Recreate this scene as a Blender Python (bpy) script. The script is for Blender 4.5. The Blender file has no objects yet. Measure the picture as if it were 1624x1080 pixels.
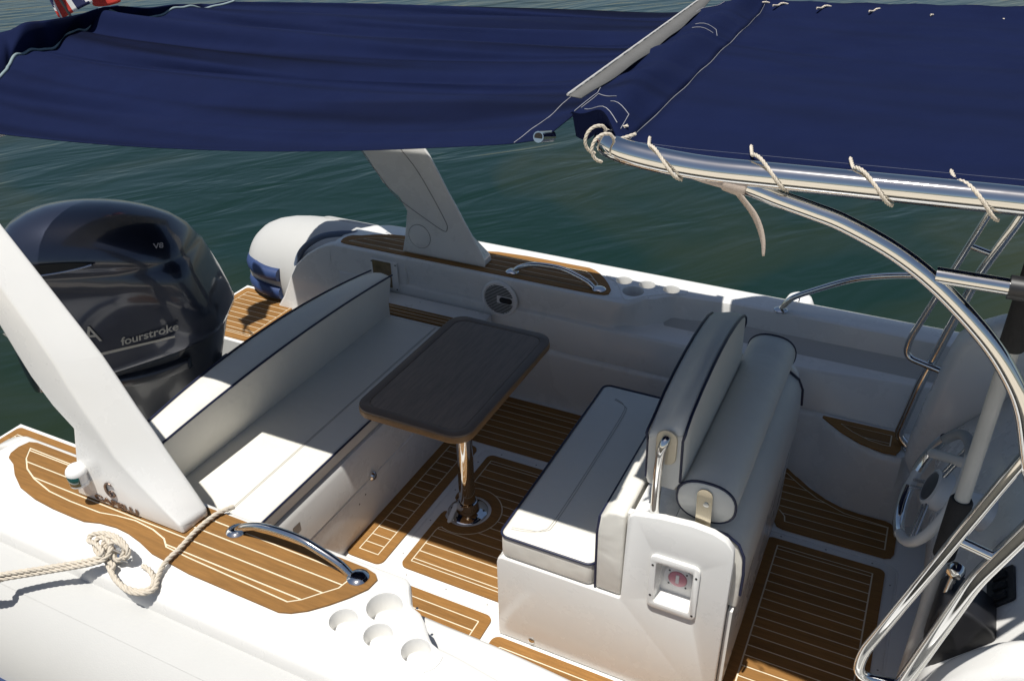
import bpy, bmesh, math, random
from mathutils import Vector, Matrix
from mathutils.geometry import tessellate_polygon
random.seed(7)
sc = bpy.context.scene
R = math.radians
# ------------------------------------------------------------------ camera
# boat frame: x forward, y to port, z up; cockpit floor z = 0, centreline y = 0
F_PX, CX, CY = 1358.94, 812.0, 540.0
YAW, PITCH, ROLL = R(26.592), R(30.596), R(-1.048)
CAM = Vector((0.0, -2.328, 2.42))
_f = Vector((-math.sin(YAW)*math.cos(PITCH), math.cos(YAW)*math.cos(PITCH), -math.sin(PITCH)))
_r0 = Vector((math.cos(YAW), math.sin(YAW), 0)); _u0 = _r0.cross(_f)
_r = _r0*math.cos(ROLL) + _u0*math.sin(ROLL); _u = -_r0*math.sin(ROLL) + _u0*math.cos(ROLL)
cd = bpy.data.cameras.new('camera'); cam = bpy.data.objects.new('camera', cd)
sc.collection.objects.link(cam); sc.camera = cam
cd.sensor_width = 36.0; cd.lens = 36.0*F_PX/1624.0; cd.clip_start = 0.05; cd.clip_end = 2000
M3 = Matrix((_r, _u, -_f)).transposed()
cam.matrix_world = Matrix.Translation(CAM) @ M3.to_4x4()
def ray(x, y): return _r*((x-CX)/F_PX) - _u*((y-CY)/F_PX) + _f
def PZ(x, y, z=0.0): d = ray(x, y); return CAM + d*((z-CAM.z)/d.z)
def PY(x, y, Y): d = ray(x, y); return CAM + d*((Y-CAM.y)/d.y)
def PX(x, y, X): d = ray(x, y); return CAM + d*((X-CAM.x)/d.x)
# ------------------------------------------------------------------ light
SUN = Vector((-0.065, -0.305, 1.0)).normalized()      # direction towards the sun
elev = math.asin(SUN.z); azim = math.atan2(SUN.x, SUN.y)
w = bpy.data.worlds.new('World'); sc.world = w; w.use_nodes = True
nt = w.node_tree; bg = nt.nodes['Background']
sky = nt.nodes.new('ShaderNodeTexSky'); sky.sky_type = 'NISHITA'; sky.sun_disc = False
sky.sun_elevation = elev; sky.sun_rotation = azim; sky.air_density = 1.0; sky.dust_density = 1.0
nt.links.new(sky.outputs[0], bg.inputs[0]); bg.inputs[1].default_value = 0.060
sl = bpy.data.lights.new('sun', 'SUN'); sl.energy = 4.5; sl.angle = R(0.53); sl.color = (1.0, 0.97, 0.915)
so = bpy.data.objects.new('sun', sl); sc.collection.objects.link(so)
so.rotation_euler = (-SUN).to_track_quat('-Z', 'Y').to_euler(); so.location = SUN*30
sc.view_settings.view_transform = 'Standard'; sc.view_settings.look = 'None'
sc.view_settings.exposure = 0.3; sc.view_settings.gamma = 1.0; sc.view_settings.use_curve_mapping = False
# ------------------------------------------------------------------ materials
MATS = {}
def mat(name, col, rough=0.5, metal=0.0, var=0.0, vscale=6.0, bump=0.0, bscale=80.0, coat=0.0, spec=0.5, sheen=0.0,
        stretch=(1, 1, 1), dark=0.0, dscale=1.5, dcol=None, rvar=0.0, bump2=0.0, b2scale=7.0, orand=0.0, b2stretch=(1, 1, 1), b2rot=0.0, b2det=2.0):
    m = bpy.data.materials.new(name); m.use_nodes = True; n = m.node_tree.nodes; l = m.node_tree.links
    p = n['Principled BSDF']; p.inputs['Base Color'].default_value = (*col, 1); p.inputs['Roughness'].default_value = rough
    p.inputs['Metallic'].default_value = metal; p.inputs['Coat Weight'].default_value = coat; p.inputs['Coat Roughness'].default_value = 0.08
    p.inputs['Specular IOR Level'].default_value = spec; p.inputs['Sheen Weight'].default_value = sheen
    tc = n.new('ShaderNodeTexCoord'); mp = n.new('ShaderNodeMapping'); mp.inputs['Scale'].default_value = stretch
    l.new(tc.outputs['Object'], mp.inputs['Vector'])
    last = None
    if var > 0:
        t = n.new('ShaderNodeTexNoise'); t.inputs['Scale'].default_value = vscale; t.inputs['Detail'].default_value = 6
        t.inputs['Roughness'].default_value = 0.65
        l.new(mp.outputs[0], t.inputs['Vector'])
        mx = n.new('ShaderNodeMix'); mx.data_type = 'RGBA'
        a = tuple(c*(1-var) for c in col); b = tuple(min(1, c*(1+var)) for c in col)
        mx.inputs[6].default_value = (*a, 1); mx.inputs[7].default_value = (*b, 1)
        cr = n.new('ShaderNodeMapRange'); cr.inputs[1].default_value = .3; cr.inputs[2].default_value = .7
        l.new(t.outputs['Fac'], cr.inputs[0]); l.new(cr.outputs[0], mx.inputs[0]); last = mx.outputs[2]
        if rvar > 0:
            rr = n.new('ShaderNodeMapRange'); rr.inputs[1].default_value = .3; rr.inputs[2].default_value = .7
            rr.inputs[3].default_value = max(0, rough-rvar); rr.inputs[4].default_value = rough+rvar
            l.new(t.outputs['Fac'], rr.inputs[0]); l.new(rr.outputs[0], p.inputs['Roughness'])
    if dark > 0:
        t2 = n.new('ShaderNodeTexNoise'); t2.inputs['Scale'].default_value = dscale; t2.inputs['Detail'].default_value = 8
        t2.inputs['Roughness'].default_value = .7
        l.new(tc.outputs['Object'], t2.inputs['Vector'])
        c2 = n.new('ShaderNodeMapRange'); c2.inputs[1].default_value = .5; c2.inputs[2].default_value = .75; c2.inputs[4].default_value = dark
        l.new(t2.outputs['Fac'], c2.inputs[0])
        m2 = n.new('ShaderNodeMix'); m2.data_type = 'RGBA'; l.new(c2.outputs[0], m2.inputs[0])
        if last: l.new(last, m2.inputs[6])
        else: m2.inputs[6].default_value = (*col, 1)
        m2.inputs[7].default_value = (*(dcol or tuple(c*.6 for c in col)), 1); last = m2.outputs[2]
    if orand > 0:
        oi = n.new('ShaderNodeObjectInfo'); rg = n.new('ShaderNodeMapRange'); rg.inputs[3].default_value = 1-orand; rg.inputs[4].default_value = 1+orand
        l.new(oi.outputs['Random'], rg.inputs[0]); hv = n.new('ShaderNodeHueSaturation'); l.new(rg.outputs[0], hv.inputs['Value'])
        if last: l.new(last, hv.inputs['Color'])
        else: hv.inputs['Color'].default_value = (*col, 1)
        last = hv.outputs[0]
    if last: l.new(last, p.inputs['Base Color'])
    if bump > 0:
        t3 = n.new('ShaderNodeTexNoise'); t3.inputs['Scale'].default_value = bscale; t3.inputs['Detail'].default_value = 4
        l.new(mp.outputs[0], t3.inputs['Vector'])
        bp = n.new('ShaderNodeBump'); bp.inputs['Strength'].default_value = bump; bp.inputs['Distance'].default_value = .002
        l.new(t3.outputs['Fac'], bp.inputs['Height']); l.new(bp.outputs[0], p.inputs['Normal'])
        if bump2 > 0:
            t4 = n.new('ShaderNodeTexNoise'); t4.inputs['Scale'].default_value = b2scale; t4.inputs['Detail'].default_value = b2det; t4.inputs['Distortion'].default_value = .3
            m4 = n.new('ShaderNodeMapping'); m4.vector_type = 'TEXTURE'; m4.inputs['Rotation'].default_value = (0, 0, b2rot); m4.inputs['Scale'].default_value = tuple(1/q for q in b2stretch)
            l.new(tc.outputs['Object'], m4.inputs['Vector']); l.new(m4.outputs[0], t4.inputs['Vector']); b4 = n.new('ShaderNodeBump'); b4.inputs['Strength'].default_value = 1.0; b4.inputs['Distance'].default_value = bump2
            l.new(t4.outputs['Fac'], b4.inputs['Height']); l.new(b4.outputs[0], bp.inputs['Normal'])
    MATS[name] = m; return m
gel = mat('gelcoat_white', (.73, .72, .69), .28, var=.015, vscale=4, dark=.10, dscale=2.2, dcol=(.66, .62, .54), coat=.3, rvar=.06, bump=.03, bscale=30)
gel_floor = mat('gelcoat_floor', (.76, .755, .73), .42, var=.02, vscale=5, dark=.16, dscale=3, dcol=(.58, .55, .48), bump=.12, bscale=400)
hyp = mat('hypalon_offwhite', (.455, .453, .436), .55, var=.02, vscale=3, dark=.14, dscale=1.6, dcol=(.39, .38, .35), bump=.15, bscale=250)
teak = mat('teak', (.240, .118, .032), .66, spec=.3, orand=.13, var=.20, vscale=9, stretch=(1.2, 14, 14), bump=.35, bscale=60, dark=.2, dscale=4, dcol=(.165, .086, .028))
teak_x = mat('teak_crosswise', (.240, .118, .032), .66, spec=.3, orand=.13, var=.20, vscale=9, stretch=(14, 1.2, 14), bump=.35, bscale=60, dark=.2, dscale=4, dcol=(.165, .086, .028))
caulk = mat('caulk_cream', (.68, .60, .44), .6, var=.06, vscale=20)
vinyl = mat('vinyl_cream', (.70, .675, .61), .42, bump2=.006, b2scale=9, var=.02, vscale=4, dark=.10, dscale=2.5, dcol=(.60, .56, .47), bump=.25, bscale=500)
navy = mat('piping_navy', (.012, .016, .045), .45)
thread = mat('stitch_thread', (.42, .40, .36), .7)
steel = mat('stainless_steel', (.70, .70, .69), .07, metal=1.0, var=.03, vscale=8, rvar=.03)
canvas = mat('navy_canvas', (.0055, .0098, .0385), .9, var=.10, vscale=5, bump=.5, bscale=900, spec=.08, dark=.45, dscale=1.6, dcol=(.0085, .0132, .046), bump2=.60, b2scale=1.0, b2stretch=(.42, 4.3, .3), b2rot=R(-4), b2det=.6)
canvas_flat = mat('navy_canvas_taut', (.0055, .0098, .0385), .9, var=.10, vscale=5, bump=.5, bscale=900, spec=.08, dark=.45, dscale=1.6, dcol=(.0085, .0132, .046), bump2=.16, b2scale=1.6, b2stretch=(.5, 2.2, .5), b2rot=R(-8), b2det=1)
canvas_loose = mat('navy_canvas_loose', (.0055, .0098, .0385), .9, var=.10, vscale=5, bump=.5, bscale=900, spec=.08, dark=.45, dscale=1.6, dcol=(.0085, .0132, .046), bump2=.10, b2scale=1.5, b2stretch=(1, 4, 1), b2rot=R(35), b2det=1)
canvas_flap = mat('canvas_hem_tape', (.105, .103, .098), .8, var=.08, vscale=12, bump=.4, bscale=700)
whitethread = mat('white_thread', (.30, .30, .32), .7)
rope_m = mat('rope_cream', (.55, .49, .40), .8, var=.15, vscale=60, bump=.7, bscale=500, dark=.2, dscale=14)
strap_m = mat('strap_beige', (.50, .42, .36), .75, var=.08, vscale=40, bump=.5, bscale=600)
tabletop_m = mat('table_laminate', (.215, .150, .105), .55, var=.22, vscale=7, stretch=(14, 1.3, 14), coat=.12, dark=.25, dscale=3, bump=.1, bscale=80)
tablerim_m = mat('table_rim', (.150, .104, .074), .55, var=.12, vscale=9, coat=.1)
tableedge_m = mat('table_edge_teak', (.26, .135, .05), .5, var=.15, vscale=10, stretch=(6, 1, 6))
black = mat('black_plastic', (.012, .012, .014), .45, var=.1, vscale=20)
foam = mat('black_foam', (.016, .016, .017), .85, var=.2, vscale=60, bump=.6, bscale=300)
greypole = mat('grey_tube', (.45, .45, .43), .5, var=.05, vscale=15)
cowl_m = mat('motor_paint', (.026, .032, .055), .30, metal=.6, coat=1.0, var=.05, vscale=3)
cowl_low = mat('motor_apron', (.016, .019, .026), .35, coat=.3, var=.05, vscale=5)
silver = mat('silver_decal', (.42, .40, .36), .35, metal=.4)
blue_pad = mat('rubber_blue', (.022, .045, .13), .5, var=.15, vscale=10, dark=.25, dscale=9, dcol=(.06, .08, .15))
trim_blue = mat('rubber_grey_blue', (.10, .135, .20), .55, var=.06)
white_plastic = mat('white_plastic', (.78, .77, .75), .35, var=.01)
brass_glass = mat('vent_amber', (.20, .14, .07), .3, var=.4, vscale=18, coat=.5)
green_lens = mat('green_lens', (.004, .045, .035), .08, coat=1.0)
pink = mat('switch_red', (.62, .25, .30), .4)
red_f = mat('flag_red', (.50, .035, .022), .8, var=.1, vscale=10, bump=.3, bscale=400)
blue_f = mat('flag_blue', (.012, .016, .075), .8, var=.1, vscale=10)
white_f = mat('flag_white', (.72, .71, .68), .8)
quay_m = mat('quay_stone', (.60, .53, .42), .85, var=.2, vscale=2, bump=.6, bscale=20, dark=.4, dscale=.7)
seam_grey = mat('seam_grey', (.30, .29, .28), .7)
dark_m = mat('dark_recess', (.01, .01, .01), .8)
# water
wm = bpy.data.materials.new('sea_water'); wm.use_nodes = True
n = wm.node_tree.nodes; l = wm.node_tree.links; p = n['Principled BSDF']
p.inputs['Roughness'].default_value = .06; p.inputs['IOR'].default_value = 1.33
tc = n.new('ShaderNodeTexCoord')
def wnoise(scale, stretch, rot, detail, dist):
    mp = n.new('ShaderNodeMapping'); mp.vector_type = 'TEXTURE'; mp.inputs['Rotation'].default_value = (0, 0, R(rot)); mp.inputs['Scale'].default_value = tuple(1/q for q in stretch)
    l.new(tc.outputs['Object'], mp.inputs['Vector'])
    t = n.new('ShaderNodeTexNoise'); t.inputs['Scale'].default_value = scale; t.inputs['Detail'].default_value = detail
    t.inputs['Distortion'].default_value = dist; l.new(mp.outputs[0], t.inputs['Vector']); return t.outputs['Fac']
a = wnoise(1.5, (.42, 1.3, 1), 57, 3, .7); b = wnoise(5.5, (.5, 1.2, 1), 62, 3, .5); c = wnoise(22, (.5, 1, 1), 52, 2, .2)
pk = wnoise(.55, (.6, 1.2, 1), 40, 2, .5); pr_ = n.new('ShaderNodeMapRange'); pr_.inputs[1].default_value = .38; pr_.inputs[2].default_value = .66; pr_.inputs[3].default_value = .25; pr_.inputs[4].default_value = 1.5; l.new(pk, pr_.inputs[0])
bm_ = n.new('ShaderNodeMath'); bm_.operation = 'MULTIPLY'; l.new(b, bm_.inputs[0]); l.new(pr_.outputs[0], bm_.inputs[1])
ad = n.new('ShaderNodeMath'); ad.operation = 'MULTIPLY_ADD'; ad.inputs[1].default_value = .13; l.new(bm_.outputs[0], ad.inputs[0]); l.new(a, ad.inputs[2])
ad2 = n.new('ShaderNodeMath'); ad2.operation = 'MULTIPLY_ADD'; ad2.inputs[1].default_value = .018; l.new(c, ad2.inputs[0]); l.new(ad.outputs[0], ad2.inputs[2])
bp = n.new('ShaderNodeBump'); bp.inputs['Strength'].default_value = 1.0; bp.inputs['Distance'].default_value = .038
l.new(ad2.outputs[0], bp.inputs['Height']); l.new(bp.outputs[0], p.inputs['Normal'])
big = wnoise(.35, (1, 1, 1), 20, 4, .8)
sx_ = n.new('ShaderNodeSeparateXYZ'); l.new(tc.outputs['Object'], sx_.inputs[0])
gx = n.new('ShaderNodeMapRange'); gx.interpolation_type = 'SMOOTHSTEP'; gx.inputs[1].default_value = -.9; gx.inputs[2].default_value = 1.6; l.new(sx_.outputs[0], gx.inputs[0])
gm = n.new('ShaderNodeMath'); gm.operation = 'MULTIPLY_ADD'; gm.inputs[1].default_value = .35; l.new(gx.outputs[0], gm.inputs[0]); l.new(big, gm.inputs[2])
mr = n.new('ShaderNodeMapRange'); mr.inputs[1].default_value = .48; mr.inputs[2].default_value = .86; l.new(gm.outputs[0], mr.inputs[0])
mx = n.new('ShaderNodeMix'); mx.data_type = 'RGBA'; mx.inputs[6].default_value = (.0052, .0185, .0130, 1); mx.inputs[7].default_value = (.032, .036, .013, 1)  # olive tone: reflection of a green shore, painted into the water colour
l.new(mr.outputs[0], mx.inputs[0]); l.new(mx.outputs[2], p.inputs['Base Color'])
# ------------------------------------------------------------------ mesh helpers
COL = sc.collection
def link(name, me, m, parent=None, smooth=35.0):
    o = bpy.data.objects.new(name, me); COL.objects.link(o)
    if m is not None: me.materials.append(m)
    if parent is not None: o.parent = parent
    if smooth:
        me.polygons.foreach_set('use_smooth', [True]*len(me.polygons))
        me.set_sharp_from_angle(angle=R(smooth))
    me.update(); return o
def from_bm(name, bm, m, parent=None, smooth=35.0, recalc=True):
    if recalc: bmesh.ops.recalc_face_normals(bm, faces=bm.faces)
    me = bpy.data.meshes.new(name); bm.to_mesh(me); bm.free(); return link(name, me, m, parent, smooth)
def thing(name, label, cat, loc=(0, 0, 0), group=None):
    o = bpy.data.objects.new(name, None); COL.objects.link(o); o.location = loc; o.empty_display_size = .1
    o['label'] = label; o['category'] = cat
    if group: o['group'] = group
    return o
def tag(o, label, cat, group=None):
    o['label'] = label; o['category'] = cat
    if group: o['group'] = group
    return o
def cat_rom(pts, per=8, closed=False):
    P = [Vector(q) for q in pts]; out = []; N = len(P)
    segs = N if closed else N-1
    for i in range(segs):
        if closed: p0, p1, p2, p3 = P[(i-1) % N], P[i], P[(i+1) % N], P[(i+2) % N]
        else: p0, p1, p2, p3 = P[max(i-1, 0)], P[i], P[i+1], P[min(i+2, N-1)]
        for k in range(per):
            t = k/per
            out.append(.5*((2*p1) + (p2-p0)*t + (2*p0-5*p1+4*p2-p3)*t*t + (3*p1-p0-3*p2+p3)*t**3))
    if not closed: out.append(P[-1].copy())
    return out
def frames(path, closed=False):
    N = len(path); T = []
    for i in range(N):
        a = path[(i-1) % N] if closed or i > 0 else path[i]; b = path[(i+1) % N] if closed or i < N-1 else path[i]
        d = b-a
        T.append(d.normalized() if d.length > 1e-9 else Vector((0, 0, 1)))
    nrm = T[0].orthogonal().normalized(); Ns = [nrm]
    for i in range(1, N):
        q = T[i-1].rotation_difference(T[i]); nrm = (q @ nrm).normalized(); nrm = (nrm-T[i]*nrm.dot(T[i])).normalized(); Ns.append(nrm)
    return T, Ns
def add_tube(bm, path, r, seg=12, cap=True, closed=False):
    path = [Vector(q) for q in path]; T, Ns = frames(path, closed); rings = []
    rr = r if isinstance(r, (list, tuple)) else [r]*len(path)
    for i, pnt in enumerate(path):
        B = T[i].cross(Ns[i])
        rings.append([bm.verts.new(pnt + (Ns[i]*math.cos(2*math.pi*k/seg) + B*math.sin(2*math.pi*k/seg))*rr[i]) for k in range(seg)])
    M = len(rings)
    for i in range(M if closed else M-1):
        A, Bq = rings[i], rings[(i+1) % M]
        for k in range(seg): bm.faces.new((A[k], A[(k+1) % seg], Bq[(k+1) % seg], Bq[k]))
    if cap and not closed: bm.faces.new(rings[0][::-1]); bm.faces.new(rings[-1])
def tube(name, pts, r, m, parent=None, seg=14, per=8, closed=False, spline=True):
    bm = bmesh.new(); path = cat_rom(pts, per, closed) if spline else [Vector(q) for q in pts]
    add_tube(bm, path, r, seg, True, closed); return from_bm(name, bm, m, parent, 40)
def fillet(pts, rad, n=6):
    P = [Vector(q) for q in pts]; out = [P[0]]
    for i in range(1, len(P)-1):
        a, b, c = P[i-1], P[i], P[i+1]; d1 = (a-b); d2 = (c-b); rr = min(rad, d1.length*.49, d2.length*.49)
        s, e = b+d1.normalized()*rr, b+d2.normalized()*rr
        for k in range(n+1):
            t = k/n; out.append(s*(1-t)**2 + b*2*t*(1-t) + e*t*t)
    out.append(P[-1]); return out
def add_box(bm, x0, x1, y0, y1, z0, z1):
    vs = [bm.verts.new(q) for q in ((x0, y0, z0), (x1, y0, z0), (x1, y1, z0), (x0, y1, z0), (x0, y0, z1), (x1, y0, z1), (x1, y1, z1), (x0, y1, z1))]
    for f in ((3, 2, 1, 0), (4, 5, 6, 7), (0, 1, 5, 4), (1, 2, 6, 5), (2, 3, 7, 6), (3, 0, 4, 7)): bm.faces.new([vs[i] for i in f])
def bevel(bm, w, seg=3, ang=30):
    es = [e for e in bm.edges if len(e.link_faces) == 2 and e.calc_face_angle(0) > R(ang)]
    if es: bmesh.ops.bevel(bm, geom=es, offset=w, segments=seg, profile=.5, affect='EDGES', clamp_overlap=True)
def box(name, x0, x1, y0, y1, z0, z1, m, parent=None, bev=.01, seg=3):
    bm = bmesh.new(); add_box(bm, x0, x1, y0, y1, z0, z1)
    if bev: bevel(bm, bev, seg)
    return from_bm(name, bm, m, parent)
def add_prism(bm, loops, fn, h0, h1):
    """extrude 2-D loops (outer, holes...) ; fn(u, v, h) -> 3-D point"""
    base = []; vb = []; vt = []
    for lp in loops:
        base.append([Vector((q[0], q[1], 0)) for q in lp])
    flat = [q for lp in base for q in lp]
    for q in flat: vb.append(bm.verts.new(fn(q.x, q.y, h0))); vt.append(bm.verts.new(fn(q.x, q.y, h1)))
    for t in tessellate_polygon(base):
        if len(set(t)) < 3: continue
        try: bm.faces.new([vt[i] for i in t]); bm.faces.new([vb[i] for i in reversed(t)])
        except ValueError: pass
    k = 0
    for lp in base:
        N = len(lp)
        for i in range(N):
            a, b = k+i, k+(i+1) % N
            try: bm.faces.new((vb[a], vb[b], vt[b], vt[a]))
            except ValueError: pass
        k += N
def prism(name, loops, h0, h1, m, parent=None, fn=None, bev=0.0, seg=2, smooth=35):
    fn = fn or (lambda u, v, h: (u, v, h))
    bm = bmesh.new(); add_prism(bm, loops, fn, h0, h1)
    bmesh.ops.recalc_face_normals(bm, faces=bm.faces)
    if bev:
        bmesh.ops.dissolve_limit(bm, angle_limit=R(1), verts=bm.verts, edges=bm.edges)
        bevel(bm, bev, seg, 40)
    return from_bm(name, bm, m, parent, smooth)
def loft(name, rings, m, parent=None, closed_ring=True, caps=True, smooth=40, bev=0, seg=2):
    bm = bmesh.new(); V = [[bm.verts.new(q) for q in rg] for rg in rings]
    for i in range(len(V)-1):
        N = len(V[i])
        for k in range(N if closed_ring else N-1):
            bm.faces.new((V[i][k], V[i][(k+1) % N], V[i+1][(k+1) % N], V[i+1][k]))
    if caps and closed_ring: bm.faces.new(V[0][::-1]); bm.faces.new(V[-1])
    bmesh.ops.recalc_face_normals(bm, faces=bm.faces)
    if bev: bevel(bm, bev, seg, 25)
    return from_bm(name, bm, m, parent, smooth)
def lathe(name, prof, centre, axis, m, parent=None, seg=28, smooth=35):
    """prof: (radius, height) along axis"""
    ax = Vector(axis).normalized(); u = ax.orthogonal().normalized(); v = ax.cross(u); c = Vector(centre)
    bm = bmesh.new(); rings = []
    for r, h in prof:
        rings.append([bm.verts.new(c+ax*h+(u*math.cos(2*math.pi*k/seg)+v*math.sin(2*math.pi*k/seg))*max(r, 1e-4)) for k in range(seg)])
    for A, B in zip(rings, rings[1:]):
        for k in range(seg): bm.faces.new((A[k], A[(k+1) % seg], B[(k+1) % seg], B[k]))
    bm.faces.new(rings[0][::-1]); bm.faces.new(rings[-1])
    return from_bm(name, bm, m, parent, smooth)
def rrect(x0, x1, y0, y1, r, n=6):
    out = []
    for cx, cy, a0 in ((x1-r, y0+r, -90), (x1-r, y1-r, 0), (x0+r, y1-r, 90), (x0+r, y0+r, 180)):
        for k in range(n+1):
            a = R(a0+90*k/n); out.append((cx+r*math.cos(a), cy+r*math.sin(a)))
    return out
def area(p): return .5*sum(p[i][0]*p[(i+1) % len(p)][1]-p[(i+1) % len(p)][0]*p[i][1] for i in range(len(p)))
def ccw(p): return list(p) if area(p) > 0 else list(p)[::-1]
def offset(p, d):
    """positive d: inwards (p counter-clockwise)"""
    p = ccw(p); N = len(p); out = []
    for i in range(N):
        a, b, c = Vector(p[i-1]), Vector(p[i]), Vector(p[(i+1) % N])
        e1, e2 = (b-a), (c-b)
        if e1.length < 1e-9 or e2.length < 1e-9: continue
        e1.normalize(); e2.normalize()
        n1, n2 = Vector((-e1.y, e1.x)), Vector((-e2.y, e2.x)); bis = n1+n2
        if bis.length < 1e-6: bis = n1.copy()
        bis.normalize(); k = d/max(bis.dot(n1), .45); q = b+bis*k; out.append((q.x, q.y))
    return out
def clip(p, nx, ny, c):
    """keep nx*x+ny*y >= c"""
    out = []; N = len(p)
    for i in range(N):
        a, b = p[i], p[(i+1) % N]; da = nx*a[0]+ny*a[1]-c; db = nx*b[0]+ny*b[1]-c
        if da >= 0: out.append(a)
        if (da >= 0) != (db >= 0):
            t = da/(da-db); out.append((a[0]+(b[0]-a[0])*t, a[1]+(b[1]-a[1])*t))
    return out
LW = .0052
def teak_panel(parent, outer, inner, seams, z, axis='y', t=.007, label=None, fn=None, LW=LW):
    """outer/inner: outlines in x, y; seams: coordinates of the caulk lines; planks between them"""
    outer = ccw(outer); inner = ccw(inner); m = teak if axis == 'y' else teak_x
    base = prism('teak_panel', [offset(outer, .0015)], z, z+t-.0016, caulk, parent, fn)
    if label: base['label'] = label
    prism('margin_plank', [outer, offset(inner, -LW/2)], z+.0005, z+t, m, base, fn)
    inn = offset(inner, LW/2); k = 1 if axis == 'y' else 0
    lo = min(q[k] for q in inn); hi = max(q[k] for q in inn)
    cuts = [lo-1]+sorted(s for s in seams if lo < s < hi)+[hi+1]
    for a, b in zip(cuts, cuts[1:]):
        nx, ny = (0, 1) if axis == 'y' else (1, 0)
        q = clip(clip(inn, nx, ny, a+LW/2), -nx, -ny, -(b-LW/2))
        qq = []
        for v in q:
            if not qq or (abs(v[0]-qq[-1][0])+abs(v[1]-qq[-1][1])) > 1e-5: qq.append(v)
        if len(qq) >= 3 and abs(area(qq)) > 2e-5:
            prism('plank', [qq], z+.0005, z+t-random.uniform(0, .0006), m, base, fn)
    return base
def bm_rope(bm, path, r, pitch=None):
    """three-strand laid rope along a path"""
    P = [Vector(q) for q in path]; pitch = pitch or r*7
    seg = []; tot = 0
    pts = []; step = pitch/9.0; acc = 0
    pts.append(P[0]); prev = P[0]
    for q in P[1:]:
        d = (q-prev); L = d.length
        while L >= step:
            prev = prev+d.normalized()*step; pts.append(prev); d = q-prev; L = d.length
    T, Ns = frames(pts)
    for s in range(3):
        sp = []
        for i, q in enumerate(pts):
            a = 2*math.pi*(i*step/pitch)+s*2*math.pi/3; B = T[i].cross(Ns[i])
            sp.append(q+(Ns[i]*math.cos(a)+B*math.sin(a))*r*.50)
        add_tube(bm, sp, r*.54, 7)
def rope(name, path, r, m, parent=None, per=12):
    bm = bmesh.new(); bm_rope(bm, cat_rom(path, per), r); return from_bm(name, bm, m, parent, 60)
def text(name, body, size, m, parent, origin, udir, vdir, extrude=.0008, sx=1.0, shear=0.0, offset_=0.0):
    cu = bpy.data.curves.new(name, 'FONT'); cu.body = body; cu.size = size; cu.extrude = extrude; cu.shear = shear; cu.offset = offset_
    tmp = bpy.data.objects.new(name+'_tmp', cu); COL.objects.link(tmp)
    dg = bpy.context.evaluated_depsgraph_get(); me = bpy.data.meshes.new_from_object(tmp.evaluated_get(dg))
    bpy.data.objects.remove(tmp); bpy.data.curves.remove(cu)
    U = Vector(udir).normalized(); V = Vector(vdir).normalized(); W = U.cross(V); O = Vector(origin)
    for v in me.vertices: v.co = O+U*v.co.x*sx+V*v.co.y+W*v.co.z
    me.materials.clear(); return link(name, me, m, parent, 0)
# ------------------------------------------------------------------ setting: water and the quay the photographer stands on
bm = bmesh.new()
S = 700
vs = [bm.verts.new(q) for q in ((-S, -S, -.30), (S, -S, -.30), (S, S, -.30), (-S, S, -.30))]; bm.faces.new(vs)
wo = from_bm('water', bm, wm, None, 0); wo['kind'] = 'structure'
qo = box('quay', -60, 60, -30, -1.95, -2.5, .78, quay_m, None, .04); qo['kind'] = 'structure'
# ------------------------------------------------------------------ the boat
boat = thing('inflatable_boat', 'white rigid inflatable boat with teak decked cockpit, moored on dark green water', 'boat', (0, 0, 0))
GZ = .615
def interp(x, tab):
    if x <= tab[0][0]: return tab[0][1]
    for (a, va), (b, vb) in zip(tab, tab[1:]):
        if x <= b:
            t = (x-a)/(b-a); t = t*t*(3-2*t); return va+(vb-va)*t
    return tab[-1][1]
yi_tab = [(-1.06, .905), (-.98, .99), (-.86, 1.075), (-.6, 1.10), (2, 1.11)]      # inner edge of the gunwale
sh_tab = [(-1.14, .902), (-1.02, .95), (-.86, 1.06), (-.6, 1.085), (2, 1.095)]    # back of the side shelf
ysi_tab = [(-1.35, .8995), (-1.12, .893), (-.9, .898), (-.3, .925), (.3, .985), (2, 1.0)]           # inner edge of the shelf
yb_tab = [(-3, .855), (-.36, .855), (-.27, .848), (-.18, .785), (-.06, .708), (.03, .675), (.19, .672), (2, .67)]   # foot of the wall
st_tab = [(-3, .873), (-.17, .873), (-.12, .815), (-.055, .757), (.02, .712), (.10, .69), (.17, .69), (.23, .80), (.3, .87), (2, .87)]  # lip of the moulded step
def wall_prof(x):
    yb, ys = interp(x, yb_tab), interp(x, st_tab); yi, sh, si = interp(x, yi_tab), interp(x, sh_tab), interp(x, ysi_tab)
    zt = .30
    ys2 = min(ys, .873)
    return [(yb, -.002), (yb+.004, .02), (yb+(ys2-yb)*.45+.004, .14), (ys2-.006, zt-.03), (ys2, zt-.008), (ys2+.010, zt),
            (.875+(0 if ys2 < .87 else .004), zt+.002), (.878, zt+.015), (si-.006, .455), (si-.001, .466), (si+.010, .472), (max(sh-.02, si+.011), .474), (max(sh-.003, si+.012), .482),
            (max(sh, si+.013), .50), (yi-.006, GZ-.022), (yi-.001, GZ-.006), (yi+.010, GZ)]
xs = [-2.62+i*.04 for i in range(0, 36)]+[-1.2+i*.02 for i in range(1, 31)]+[-.6+.025*i for i in range(1, 41)]+[.45+.1*i for i in range(1, 16)]
XA = -2.62
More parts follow.
